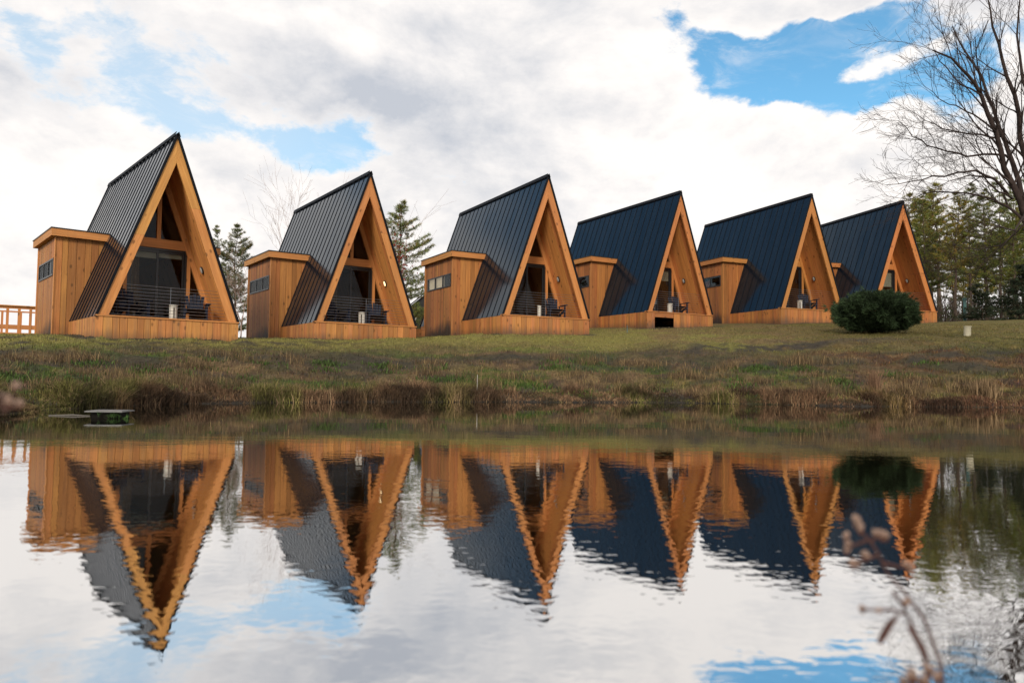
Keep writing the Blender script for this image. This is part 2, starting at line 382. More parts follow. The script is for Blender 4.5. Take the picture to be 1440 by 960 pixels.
# ------------------------------------------------------------------ water
def watermat():
    m, nt, b, out = newmat('pond_water'); n = N(nt)
    p = n.new('ShaderNodeTexCoord').outputs['Object']; s = n.sep(p)
    pp = n.scale(p, (1, 1.35, 1))
    w1 = n.noise(pp, 21, 1, .5, .5)            # fine ripples
    w2 = n.noise(n.scale(p, (1, 1.9, 1)), 4.2, 1, .5, .3)
    w3 = n.noise(n.scale(p, (.6, 1.4, 1)), 1.1, 2, .5)
    calm = n.noise(n.scale(p, (.5, .9, 1)), .55, 2, .5)
    amt = n.m('MULTIPLY', n.mapr(calm, .35, .65, .5, 1.15), n.mapr(s[1], 1.5, 8.0, 1.25, .30))
    # a ring spreading on the surface
    rr = n.m('SQRT', n.m('ADD', n.m('POWER', n.m('SUBTRACT', s[0], -1.12), 2), n.m('POWER', n.m('SUBTRACT', s[1], 4.55), 2)))
    ring = n.m('MULTIPLY', n.m('SINE', n.m('MULTIPLY', rr, 60)), n.mapr(rr, .02, .55, .00012, 0))
    h = n.m('ADD', n.m('MULTIPLY', n.m('ADD', n.m('MULTIPLY', w1, .00038), n.m('MULTIPLY', w2, .00068)), amt), n.m('MULTIPLY', w3, .0014))
    h = n.m('ADD', h, ring)
    bp = n.new('ShaderNodeBump'); bp.inputs['Strength'].default_value = 1; bp.inputs['Distance'].default_value = 1
    nt.links.new(h, bp.inputs['Height'])
    b.inputs['Base Color'].default_value = (.010, .010, .006, 1); b.inputs['Roughness'].default_value = .6
    b.inputs['Specular IOR Level'].default_value = 0
    gl = n.new('ShaderNodeBsdfGlossy'); gl.inputs['Roughness'].default_value = .003; gl.inputs[0].default_value = (.90, .90, .90, 1)
    nt.links.new(bp.outputs[0], gl.inputs['Normal'])
    lw = n.new('ShaderNodeLayerWeight'); lw.inputs[0].default_value = .5
    fac = n.mapr(lw.outputs['Facing'], .4, 1, .72, .92)
    mx = n.new('ShaderNodeMixShader'); nt.links.new(fac, mx.inputs[0]); nt.links.new(b.outputs[0], mx.inputs[1]); nt.links.new(gl.outputs[0], mx.inputs[2])
    nt.links.new(mx.outputs[0], out.inputs[0])
    return m
mb = MB(); mb.add([(-16, -6, 0), (34, -6, 0), (34, 20, 0), (-16, 20, 0)], [(0, 1, 2, 3)])
tag(mb.build('pond_water', watermat()), kind='structure')

# ------------------------------------------------------------------ the A-frame cabin
W, L, h0, Ya, Yb, A, Ha = 1.995, 8.0, .6176, 3.473, 6.498, 2.446, 3.49
H = h0 + 5.6; TH = math.atan2(W, 5.6); ct, st = math.cos(TH), math.sin(TH); SL = math.hypot(W, 5.6)
YP = 1.5
def roof_x(z, off=0): return W * (H - z) / 5.6 - off / ct      # half width of the A at height z, inset by off across the slope
def boards(mb, o, ex, L_, z0, z1fn, th, n, wid=(.17, .27), z0fn=None):
    """vertical boards along ex from 0..L_, top given by z1fn(t)"""
    t = 0; ex = np.array(ex, float)
    while t < L_ - 1e-3:
        w = min(random.uniform(*wid), L_ - t)
        if L_ - t - w < .06: w = L_ - t
        g = .010
        a0, a1 = t + g * .5, t + w - g * .5
        q = random.uniform(0, .004)
        zb0, zb1 = (z0, z0) if z0fn is None else (z0fn(a0), z0fn(a1))
        mb.prism([(a0, zb0), (a1, zb1), (a1, z1fn(a1)), (a0, z1fn(a0))], np.array(o, float) + np.array(n, float) * q, ex, (0, 0, 1), np.array(n, float) * th, 1)
        t += w
def backing(mb, lo, hi): mb.box(lo, hi)

def make_cabin():
    r = empty('a_frame_cabin')
    # metal roof: pans, standing seams, ridge cap, edge flashing
    m = MB(); m2 = MB()
    y0, y1 = -.09, L + .06
    for sx in (-1, 1):
        dn = np.array([sx * st, 0, -ct]); up = -dn; nrm = np.array([sx * ct, 0, st])
        base = np.array([sx * W, 0, h0]) + dn * .05
        n = 19; pw = (y1 - y0) / n
        for i in range(n):
            a0, a1 = y0 + i * pw, y0 + (i + 1) * pw
            m.prism([(a0, 0), (a1, 0), (a1, SL + .03), (a0, SL + .03)], base - nrm * .03, (0, 1, 0), up, nrm * .03)
            if i: m2.prism([(a0 - .009, 0), (a0 + .009, 0), (a0 + .009, SL + .03), (a0 - .009, SL + .03)], base + nrm * .001, (0, 1, 0), up, nrm * .015)
        for yy in (y0 - .02, y1):
            m2.prism([(0, -.02), (.02, -.02), (.02, SL + .04), (0, SL + .04)], base - nrm * .045 + np.array([0, yy, 0]), (0, 1, 0), up, nrm * .075)
        m2.prism([(y0 - .01, 0), (y1 + .01, 0), (y1 + .01, .15), (y0 - .01, .15)], base + up * (SL - .06) + nrm * .045, (0, 1, 0), up, nrm * .012)
    n0 = len(m.f); m.add(m2.v, m2.f, m2.w); ro = m.build('roof', ROOF, r); ro.data.materials.append(SEAM)
    for p_ in ro.data.polygons[n0:]: p_.material_index = 1
    # board lining under the roof
    for sx in (-1, 1):
        m = MB(); up = np.array([-sx * st, 0, ct]); nrm = np.array([sx * ct, 0, st]); foot = np.array([sx * W, 0, h0])
        y = 0
        while y < L - .01:
            w = .2 if y < YP + .3 else L - y
            u1 = SL - .17 * W / 5.6 - .46
            m.prism([(y + .003, .02), (y + w - .003, .02), (y + w - .003, SL - .45), (y + .003, SL - .45)], foot - nrm * (.17 + random.uniform(0, .004)), (0, 1, 0), up, nrm * .13)
            y += w
        m.build('soffit', SOFF, r)
        # rake board: mitred at the apex, level cut at the foot
        m = MB(); zi = H - .30 / st; zo = H - .045 / st
        zm = h0 + 2.9 + sx * .5
        for za, zb in ((h0 + .003, zm - .002), (zm + .002, None)):
            if zb is None: poly = [(sx * roof_x(za, .30), za), (sx * roof_x(za, .045), za), (sx * .001, zo), (sx * .001, zi)]
            else: poly = [(sx * roof_x(za, .30), za), (sx * roof_x(za, .045), za), (sx * roof_x(zb, .045), zb), (sx * roof_x(zb, .30), zb)]
            # rotate wood coordinates with the rake by using the rake frame
            fx = np.array([ct, 0, sx * st]); fz = np.array([-sx * st, 0, ct])
            pl = [(a * fx[0] + b * fx[2], a * fz[0] + b * fz[2]) for a, b in poly]
            m.prism(pl, (0, -.075, 0), fx, fz, (0, .07, 0), 1)
        m.build('rake_board', TRIM, r)
    # deck floor with cap board, skirt
    m = MB()
    y = .02
    while y < YP - .1:
        m.box((-W + .02, y, h0 - .07), (W - .02, y + .135, h0 - .03), 0); y += .14
    m.box((-W + .02, YP - .05, h0 - .1), (W - .02, L - .02, h0 - .05), 1)
    m.build('deck_floor', SKIRT, r)
    m = MB()
    boards(m, (-W - .01, -.09, 0), (1, 0, 0), 2 * W + .02, -.45, lambda t: h0 - .045, .03, (0, 1, 0))
    boards(m, (-W - .014, -.06, 0), (0, 1, 0), L + .06, -.45, lambda t: h0 - .045, .03, (1, 0, 0), (.12, .17))
    boards(m, (W + .014, -.06, 0), (0, 1, 0), L + .06, -.45, lambda t: h0 - .045, .03, (-1, 0, 0), (.12, .17))
    m.box((-W + .03, -.055, -.4), (W - .03, -.045, h0 - .09)); m.box((-W + .025, 0, -.4), (-W + .035, L, h0 - .09)); m.box((W - .035, 0, -.4), (W - .025, L, h0 - .09))
    m.build('skirt', SKIRT, r)
    m = MB(); m.box((-W - .02, -.115, h0 - .043), (W + .02, .06, h0 - .003), 0); m.build('cap_board', TRIM, r)
    # gable wall behind the porch
    zB0, zB1 = 2.93, 3.22
    zt = H - .22 / st
    m = MB()
    m.box((-roof_x(zB0, .18), YP - .05, zB0), (roof_x(zB0, .18), YP + .08, zB1), 0)
    m.build('beam', TRIM, r)
    for sx in (-1, 1):
        m = MB(); m.box((sx * .93 - .055, YP - .04, h0 - .03), (sx * .93 + .055, YP + .06, zB0)); m.build('post', TRIM, r)
        m = MB(); fx = np.array([ct, 0, sx * st]); fz = np.array([-sx * st, 0, ct])
        poly = [(sx * roof_x(h0, .33), h0 - .02), (sx * roof_x(h0, .175), h0 - .02), (0, H - .175 / st), (0, H - .33 / st)]
        pl = [(a * fx[0] + b * fx[2], a * fz[0] + b * fz[2]) for a, b in poly]
        m.prism(pl, (0, YP - .062 - .002 * sx, 0), fx, fz, (0, .14, 0), 1); m.build('rake_trim', TRIM, r)
    m = MB(); m.box((-.06, YP - .04, zB1), (.06, YP + .06, H - .3 / st)); m.build('king_post', TRIM, r)
    for sx in (-1, 1):
        g = MB(); zt2 = H - .32 / st
        g.prism([(sx * .06, zB1), (sx * roof_x(zB1, .3), zB1), (sx * .06, zt2 - .1)], (0, YP + .02, 0), (1, 0, 0), (0, 0, 1), (0, .012, 0)); g.build('gable_window', GLASS, r)
        g = MB(); g.prism([(sx * .985, h0), (sx * roof_x(h0, .3), h0), (sx * .985, min(zB0, H - (.985 + .3 / ct) * 5.6 / W))], (0, YP + .02, 0), (1, 0, 0), (0, 0, 1), (0, .012, 0)); g.build('side_window', GLASS, r)
    # sliding door: black frame with two leaves
    m = MB(); x0, x1, za, zb = -.874, .874, h0 - .03, zB0 - .004
    m.box((x0, YP - .01, za), (x0 + .06, YP + .09, zb)); m.box((x1 - .06, YP - .01, za), (x1, YP + .09, zb))
    m.box((x0 + .06, YP - .01, zb - .07), (x1 - .06, YP + .09, zb)); m.box((x0 + .06, YP - .01, za), (x1 - .06, YP + .09, za + .06))
    dfr = m.build('sliding_door', BLACK, r)
    for sx, yo in ((-1, .0), (1, .035)):
        m = MB(); a0, a1 = (x0 + .065, .03) if sx < 0 else (-.03, x1 - .065); yy = YP + yo + .005; lz, hz = za + .065, zb - .075
        m.box((a0, yy, lz), (a0 + .065, yy + .03, hz)); m.box((a1 - .065, yy, lz), (a1, yy + .03, hz))
        m.box((a0 + .065, yy, lz), (a1 - .065, yy + .03, lz + .1)); m.box((a0 + .065, yy, hz - .065), (a1 - .065, yy + .03, hz))
        m.build('door_leaf', BLACK, dfr)
        g = MB(); g.box((a0 + .06, yy + .01, lz + .09), (a1 - .06, yy + .018, hz - .06)); g.build('glass', GLASS, dfr)
    # inside: floor is the deck sheet, a partition and furniture silhouettes, loft
    m = MB(); zz = 3.0
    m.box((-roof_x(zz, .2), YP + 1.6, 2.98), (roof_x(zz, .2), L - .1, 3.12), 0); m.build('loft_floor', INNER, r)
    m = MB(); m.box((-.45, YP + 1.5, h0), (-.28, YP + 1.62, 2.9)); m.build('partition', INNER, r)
    m = MB()
    for i in range(7): m.box((-.80 + i * .045, YP + .16 + (i % 2) * .03, h0), (-.80 + i * .045 + .04, YP + .2 + (i % 2) * .03, 2.85))
    m.build('curtain', CURTAIN, r)
    # rear gable wall
    m = MB(); boards(m, (-W, L - .12, 0), (1, 0, 0), 2 * W, -.4, lambda t: H - .1 / st - abs(t - W) * 5.6 / W if True else 0, .05, (0, 1, 0))
    m.box((-W + .3, L - .06, 0), (W - .3, L - .055, 2.2)); m.build('rear_wall', WALL, r)
    # flat-roofed side rooms piercing the slopes
    for sx in (-1, 1):
        m = MB(); zt_ = Ha - .22
        base = -.45
        def fr(t, y_, nn):
            pass
        # front and back faces: boards from the outer corner inwards until the roof plane
        for y_, nn in ((Ya, (0, 1, 0)), (Yb, (0, -1, 0))):
            t = 0
            xin = roof_x(zt_, .06)
            Lw = A - xin
            def zlow(t_):       # bottom of the board where it dives behind the roof slope
                x_ = A - t_
                return base if x_ > W - .02 else H - x_ * 5.6 / W - .25
            boards(m, (sx * A, y_, 0), (-sx, 0, 0), Lw, base, lambda t_: zt_, .03, nn, (.15, .26), zlow)
        xw = sx * (A + .004)      # side wall boards leave the window opening free
        boards(m, (xw, Ya - .012, 0), (0, 1, 0), 3.68 - Ya + .012, base, lambda t_: zt_, .03, (-sx, 0, 0), (.09, .12))
        boards(m, (xw, 6.15, 0), (0, 1, 0), Yb - 6.15 + .012, base, lambda t_: zt_, .03, (-sx, 0, 0), (.11, .16))
        boards(m, (xw, 3.68, 0), (0, 1, 0), 2.47, base, lambda t_: 2.045, .03, (-sx, 0, 0), (.11, .16))
        boards(m, (xw, 3.68, 0), (0, 1, 0), 2.47, 2.565, lambda t_: zt_, .03, (-sx, 0, 0), (.11, .16))
        bx = sorted((sx * (A - .04), sx * (A - .05)))
        m.box((bx[0], Ya + .04, base), (bx[1], 3.70, zt_)); m.box((bx[0], 6.14, base), (bx[1], Yb - .04, zt_))
        m.box((bx[0], 3.70, base), (bx[1], 6.14, 2.03)); m.box((bx[0], 3.70, 2.58), (bx[1], 6.14, zt_))
        if sx < 0: an = m.build('side_room', WALL, r)
        else: an = m.build('side_room', WALL, r)
        # corner boards
        for y_ in (Ya, Yb):
            m = MB()
            yy = sorted((y_ - (.02 if y_ == Ya else -.02), y_ + (.09 if y_ == Ya else -.09)))
            xx = sorted((sx * (A + .024), sx * (A + .004))); m.box((xx[0], yy[0], base), (xx[1], yy[1], zt_))
            m.build('corner_board', TRIM, an)
        # fascia ring and roof sheet
        m = MB(); o = .15; z0, z1 = Ha - .25, Ha - .02; xo = A + o
        xi = roof_x(Ha, -.02)
        def bxs(xa, xb, ya, yb, za_, zb_, g): 
            q = sorted((sx * xa, sx * xb)); m.box((q[0], ya, za_), (q[1], yb, zb_), g)
        bxs(xi - .03, xo, Ya - o, Ya - o + .03, z0, z1, 0); bxs(xi - .03, xo, Yb + o - .03, Yb + o, z0, z1, 0)
        bxs(xo - .03, xo, Ya - o + .031, Yb + o - .031, z0, z1, 1)
        bxs(xi - .1, xo - .031, Ya - o + .031, Yb + o - .031, z0 + .02, z0 + .04, 1)
        m.build('fascia', TRIM, an)
        m = MB(); bxs(xi - .06, xo + .02, Ya - o - .02, Yb + o + .02, z1 + .001, Ha + .012, 0); m.build('flat_roof', BLACK, an)
        # long low window of three lights
        m = MB(); xa, xb = A - .035, A + .028; wy0, wy1, wz0, wz1 = 3.66, 6.17, 2.03, 2.58; t = .05
        bxs(xa, xb, wy0, wy1, wz0, wz0 + t, 1); bxs(xa, xb, wy0, wy1, wz1 - t, wz1, 1)
        n3 = 3
        for i in range(n3 + 1):
            yc = wy0 + (wy1 - wy0 - t) * i / n3; bxs(xa, xb - .002, yc, yc + t, wz0 + t, wz1 - t, 2)
        m.build('window_frame', BLACK, an)
        for i in range(n3):
            g = MB(); pa = wy0 + t + (wy1 - wy0 - t) * i / n3; m = g
            bxs(A + .006, A + .014, pa, pa + (wy1 - wy0 - t) / n3 - t, wz0 + t, wz1 - t, 1); m.build('window_pane', DIM_GLASS, an)
        m = MB(); bxs(A - .5, A - .45, Ya + .06, Yb - .06, 1.6, 2.95, 1); m.build('room_shade_panel', DARKROOM, an)  # near-black panel added behind the panes: the room's shade as colour
    # cable railing
    m = MB(); zr = h0 + 1.0
    xr = roof_x(zr, .2)
    for i in range(10):
        z = h0 + .05 + i * .098; x = roof_x(z, .2); 
        m.tube([(-x, .075, z), (-.66, .075, z - .004), (0, .075, z - .006), (.66, .075, z - .004), (x, .075, z)], .0055, 4)
    m.box((-.004, .068, h0 - .01), (.004, .082, h0 + .93))
    m.build('railing', CABLE, r)
    # oval porch lamp on the right lining
    m = MB(); z = 2.3; nrm = np.array([ct, 0, st]); c = np.array([roof_x(z, .17), .98, z]); up = np.array([-st, 0, ct])
    def oval(mb_, a_, b2, d0, d1, k=20):
        pl = [(a_ * math.cos(2 * math.pi * i / k), b2 * math.sin(2 * math.pi * i / k)) for i in range(k)]
        mb_.prism(pl, c - nrm * d1, (0, 1, 0), up, nrm * (d1 - d0))
    oval(m, .065, .12, 0, .05); lf = m.build('porch_lamp', BLACK, r)
    m = MB(); oval(m, .043, .092, .045, .07); m.build('lamp_cover', LAMP_OFF, lf)
    return r
cab0 = make_cabin()
CABLAB = ['nearest and largest A-frame cabin, at the left end, pale blinds at its door top',
          'second A-frame cabin from the left, its oval porch lamp glowing warm',
          'third A-frame cabin from the left, two pale panes in its side room window',
          'fourth A-frame cabin from the left, with a dark gap in its front skirt',
          'fifth A-frame cabin from the left, just left of the round dark bush',
          'rightmost A-frame cabin, standing behind the round dark bush beside the pine wood']
TINT = [(1.0, 1.0, .95), (.97, .94, .9), (.95, .9, .86), (.9, .82, .76), (.9, .8, .72), (.86, .74, .64)]
cabins = []
for i, s in enumerate(SITES):
    c = cab0 if i == 0 else copy_tree(cab0)
    c.location = s[:3]; c.rotation_euler = (0, 0, s[3]); cabins.append(c)
    tag(c, CABLAB[i], 'cabin', 'A-frame cabins in a row above the pond')
    for o in list(c.children_recursive): o.color = (*TINT[i], 1)
def child(c, name): return [o for o in c.children_recursive if o.name.split('.')[0] == name]
# second cabin: lamp lit
lc = child(cabins[1], 'lamp_cover')[0]; lc.data = lc.data.copy(); lc.data.materials[0] = LAMP_ON
# blinds behind the door glass
def blind(ci, xa, xb, drop):
    m = MB(); d = child(cabins[ci], 'sliding_door')[0]; m.box((xa, YP + .1, 2.82 - drop), (xb, YP + .106, 2.82)); m.build('roller_blind', SHADE, d)
blind(0, -.78, -.02, .22); blind(0, .02, .79, .17); blind(3, -.78, .79, .52); blind(5, -.78, .79, .8)
LIGHTBLIND = plain('glowing_cream_blind', (.80, .70, .52), .8, var=.04); _b = LIGHTBLIND.node_tree.nodes['Principled BSDF']; _b.inputs['Emission Color'].default_value = (1, .78, .52, 1); _b.inputs['Emission Strength'].default_value = .45   # glow put into the blind itself for room light; no lamps behind it
# third cabin: bright blinds in two panes
left_room = lambda ci: [o for o in child(cabins[ci], 'side_room') if o.bound_box[0][0] < -1][0]
an = left_room(2)
for k in (1, 2):
    m = MB(); pa = 3.71 + .82 * k; m.box((-A + .07, pa, 2.06), (-A + .076, pa + .78, 2.57)); m.build('roller_blind', LIGHTBLIND, an)
an = left_room(4)
RED = plain('red_curtain', (.22, .05, .05), .8)
m = MB(); m.box((-A + .05, 3.71 + .9, 2.06), (-A + .056, 3.71 + 1.7, 2.4)); m.build('red_curtain', RED, an)
# fourth cabin: gap in the front skirt
sk = child(cabins[3], 'skirt')[0]
m = MB(); 
boards(m, (-W - .01, -.09, 0), (1, 0, 0), .45, -.45, lambda t: h0 - .045, .03, (0, 1, 0))
boards(m, (-.42, -.09, 0), (1, 0, 0), W + .43, -.45, lambda t: h0 - .045, .03, (0, 1, 0))
boards(m, (-W - .014, -.06, 0), (0, 1, 0), L + .06, -.45, lambda t: h0 - .045, .03, (1, 0, 0), (.12, .17))
boards(m, (W + .014, -.06, 0), (0, 1, 0), L + .06, -.45, lambda t: h0 - .045, .03, (-1, 0, 0), (.12, .17))
m.box((-1.53, -.08, h0 - .26), (-.44, -.03, h0 - .046), 0)
tmp = m.build('skirt', SKIRT, None); sk.data = tmp.data; bpy.data.objects.remove(tmp)

# ------------------------------------------------------------------ porch furniture
def make_chair():
    r = empty('garden_chair'); 
    m = MB()
    for k in range(5):      # fan back of slats, leaning
        x = (k - 2) * .105; hh = .98 - abs(k - 2) * .04
        m.prism([(x * .8 - .045, 0), (x * .8 + .045, 0), (x * 1.15 + .048, hh - .3), (x * 1.15 - .048, hh - .3)], (0, .28, .3), (1, 0, 0), (0, .3, .95), (0, .018, 0))
    m.build('backrest', NAVY, r)
    m = MB()
    for k in range(5): m.prism([(-.27, 0), (.27, 0), (.27, .095), (-.27, .095)], (0, -.28 + k * .105, .40 - k * .025), (1, 0, 0), (0, .97, -.22), (0, .005, .018), 0)
    m.build('seat', NAVY, r)
    for sx in (-1, 1):
        m = MB(); m.box((sx * .35 - .07, -.36, .56), (sx * .35 + .07, .36, .585), 1); m.build('armrest', NAVY, r)
        m = MB(); m.box((sx * .32 - .02, -.33, 0), (sx * .32 + .02, -.24, .56)); m.build('leg', NAVY, r)
        m = MB(); m.prism([(-.32, .28), (-.32, .40), (.05, .30), (.5, 0), (.38, 0), (0, .2)], (sx * .27, 0, 0), (0, 1, 0), (0, 0, 1), (sx * .03, 0, 0), 0); m.build('leg', NAVY, r)
        m = MB(); m.box((sx * .32 - .018, .28, 0), (sx * .32 + .018, .34, .56)); m.build('leg', NAVY, r)
    return r
def make_table():
    r = empty('side_table'); m = MB()
    m.tube([(0, 0, .44), (0, 0, .455), (0, 0, .47)], [.19, .205, .20], 20); m.build('tabletop', WHITE, r)
    m = MB(); m.tube([(0, 0, .40), (0, 0, .439)], [.15, .15], 16); m.build('apron', WHITE, r)
    for k in range(4):
        a_ = math.pi / 4 + k * math.pi / 2; c_, s_ = math.cos(a_), math.sin(a_)
        m = MB(); m.prism([(-.075, 0), (.075, 0), (.085, .42), (-.085, .42)], (c_ * .13, s_ * .13, 0), (-s_, c_, 0), (0, 0, 1), (c_ * .03, s_ * .03, 0)); m.build('leg', WHITE, r)
    return r
ch0, tb0 = make_chair(), make_table()
ORD = ['first', 'second', 'third', 'fourth', 'fifth', 'sixth']
cspots = [(0, .95, .75, -.25), (0, -.85, .8, .3), (1, .72, .75, -.25), (1, -.8, .85, .3), (2, .85, .7, -.2), (3, .55, .7, -.25), (4, .48, .72, -.3)]
for k, (ci, x, y, a_) in enumerate(cspots):
    o = ch0 if k == 0 else copy_tree(ch0); s = SITES[ci]; p = loc(s, x, y)
    o.location = (p[0], p[1], s[2] + h0 - .029); o.rotation_euler = (0, 0, s[3] + a_)
    side = 'right of' if x > 0 else 'left of'
    tag(o, f'navy slatted chair {side} the white table on the {ORD[ci]} cabin from the left', 'chair', 'navy garden chairs on the cabin porches')
for k, (ci, x, y, sc_) in enumerate([(0, .19, .42, 1), (1, -.02, .4, 1), (2, -.08, .4, 1), (3, -.26, .35, 1), (4, -.38, .35, 1)]):
    o = tb0 if k == 0 else copy_tree(tb0); o.scale = (.62, .62, 1.0) if ci != 2 else (.42, .42, 1.05); s = SITES[ci]; p = loc(s, x, y)
    o.location = (p[0], p[1], s[2] + h0 - .029); o.rotation_euler = (0, 0, s[3] + k); 
    tag(o, f'small white round table on the porch of the {ORD[ci]} cabin from the left', 'side table', 'white side tables on the porches')

# ------------------------------------------------------------------ grass blades
def blades(name, n, region, hfun, wid, cfun, mat, lean=.35, label=None, segs=2, seed=1):
    g = np.random.default_rng(seed)
    x, y = region(g, n); col, dens, sd, top = cover(x, y); keep = cfun(g, x, y, col, dens, sd, top)
    x, y, col, sd, top = x[keep], y[keep], col[keep], sd[keep], top[keep]
    z = ground_z(x, y) - .01; hh, col = hfun(g, x, y, sd, top, col); k = len(x)
    a = g.uniform(0, 2 * np.pi, k); dx, dy = np.cos(a), np.sin(a); la = g.uniform(0, 2 * np.pi, k); ln = np.abs(g.normal(0, lean, k)) * hh
    lx, ly = np.cos(la) * ln, np.sin(la) * ln; w = wid * g.uniform(.6, 1.3, k)
    V = np.empty((k, 5, 3))
    for j, (f, ww) in enumerate(((0, 1), (.55, .8))):
        for q, sg in enumerate((-1, 1)):
            V[:, 2 * j + q, 0] = x + sg * dx * w * ww + lx * f * f; V[:, 2 * j + q, 1] = y + sg * dy * w * ww + ly * f * f; V[:, 2 * j + q, 2] = z + hh * f
    V[:, 4, 0] = x + lx; V[:, 4, 1] = y + ly; V[:, 4, 2] = z + hh * np.sqrt(np.maximum(.2, 1 - (ln / hh) ** 2 * .4))
    T = (np.arange(k)[:, None, None] * 5 + np.array([[0, 1, 3], [0, 3, 2], [2, 3, 4]])[None]).reshape(-1, 3)
    o = fastmesh(name, V.reshape(-1, 3), T, np.repeat(col, 5, 0), mat)
    return tag(o, label, 'grass', kind='stuff')
def reg(g, n): 
    y = 7 + (g.random(n) ** 1.25) * 26; x = -.80 * (y + 2) + g.random(n) * (1.60 * (y + 2)); return x, y
# short grass over bank and lawn
blades('grass', 230000, reg,
       lambda g, x, y, sd, top, c: (np.where(top > .5, g.uniform(.03, .075, len(x)), g.uniform(.03, .11, len(x))) * (1 + .6 * (fbm(x * 2, y * 2, 9) - .5)), c * g.uniform(.7, 1.5, (len(x), 1)) + g.normal(0, .006, (len(x), 3)).clip(-.01, .02)),
       .008, lambda g, x, y, c, d, sd, top: (sd > .1) & (g.random(len(x)) < d), PLANT, .5, 'short mixed green and brown grass covering the bank and lawn', seed=2)
# tall dead grass fringe at the water
def fringe(g, n):
    seg = g.integers(0, 11, n); t = g.random(n); a_ = SH[seg]; b2 = SH[seg + 1]; p = a_ * (1 - t[:, None]) + b2 * t[:, None]
    d = b2 - a_; nn = np.c_[-d[:, 1], d[:, 0]] / np.linalg.norm(d, axis=1)[:, None]
    off = g.normal(.25, .36, n)
    p = p + nn * off[:, None]
    return p[:, 0], p[:, 1]
def fringe_h(g, x, y, sd, top, c):
    n1 = fbm(x * 1.6, y * 1.6, 31); n2 = fbm(x * .9, y * .9, 32); n5 = fbm(x * 2.6, y * 2.6, 33, 3)
    h = (.05 + .21 * sstep(.38, .66, n1)) * g.uniform(.45, 1.2, len(x)) * (1 - .45 * sstep(6, 9, x))
    br = np.array([.085, .050, .028]); ol = np.array([.066, .062, .018]); tn = np.array([.125, .085, .048]); rs = np.array([.070, .030, .017])
    f = sstep(.45, .6, n2)[:, None]; c2 = br * (1 - f) + ol * f
    r2 = sstep(5, 9, x)[:, None] * .6; c2 = c2 * (1 - r2) + rs * r2
    t2 = (g.random(len(x)) < .13)[:, None]; c2 = np.where(t2, tn, c2)
    return h * (.55 + .9 * n5), c2 * (.45 + 1.3 * sstep(.3, .7, n5))[:, None] * g.uniform(.5, 1.5, (len(x), 1))
blades('dead_grass', 150000, fringe, fringe_h, .006, lambda g, x, y, c, d, sd, top: sd + (fbm(x * .9, y * .9, 5, 3) - .5) * .5 > -.04, PLANT, .75, 'tall brown dead grass fringing the far edge of the pond', seed=3)
# taller dry weeds standing on the bank in clumps
def clump(g, n):
    k = 260; cy = 8 + g.random(k) * 12; cx = -.78 * (cy + 2) + g.random(k) * 1.56 * (cy + 2)
    i = g.integers(0, k, n); return cx[i] + g.normal(0, .16, n), cy[i] + g.normal(0, .16, n)
blades('dry_weeds', 42000, clump, lambda g, x, y, sd, top, c: (g.uniform(.08, .30, len(x)) * (.5 + fbm(x, y, 41)), np.where((g.random(len(x)) < .3)[:, None], G_TAN * 1.2, G_BROWN * 1.1) * g.uniform(.5, 1.3, (len(x), 1))),
       .0045, lambda g, x, y, c, d, sd, top: (sd > .2) & (sd < 5.5) & (fbm(x * .5, y * .5, 44) > .44), PLANT, .4, 'taller dry brown weed stalks standing in clumps on the bank', seed=4)
def clump2(g, n):
    k = 330; cy = 8 + g.random(k) * 12; cx = -.78 * (cy + 2) + g.random(k) * 1.56 * (cy + 2)
    i = g.integers(0, k, n); return cx[i] + g.normal(0, .22, n), cy[i] + g.normal(0, .16, n)
blades('green_weeds', 60000, clump2, lambda g, x, y, sd, top, c: (g.uniform(.04, .14, len(x)), np.array([.044, .076, .016]) * g.uniform(.5, 1.5, (len(x), 1))),
       .010, lambda g, x, y, c, d, sd, top: (sd > .6) & (sd < 4.5) & (fbm(x * .5 + 7, y * .8, 46) > .50), PLANT, .6, 'low bright green leafy weeds in patches on the lower bank', seed=5)

def tuft(name, x, y, n, h, spread, col, w, lab, cat, seed):
    g = np.random.default_rng(seed)
    def rg(g_, n_): return x + g_.normal(0, spread, n_), y + g_.normal(0, spread, n_)
    o = blades(name, n, rg, lambda g_, xx, yy, sd, top, c: (g_.uniform(.5, 1.1, len(xx)) * h, np.array(col) * g_.uniform(.7, 1.3, (len(xx), 1))), w, lambda g_, xx, yy, c, d, sd, top: sd > -9, PLANT, .3, lab, seed=seed)
    del o['kind']; o['category'] = cat
    return o
px = at(1387, 560, 15.2); tuft('grass_tuft', px[0], px[1], 420, .46, .11, (.17, .115, .062), .006, 'pale tan clump of dry grass at the right of the waterline', 'grass clump', 6)
px = at(1237, 545, 15.2); tuft('grass_tuft', px[0], px[1] + .2, 260, .62, .05, (.17, .10, .06), .005, 'thin upright tuft of reddish dry stalks below the round bush', 'grass clump', 7)

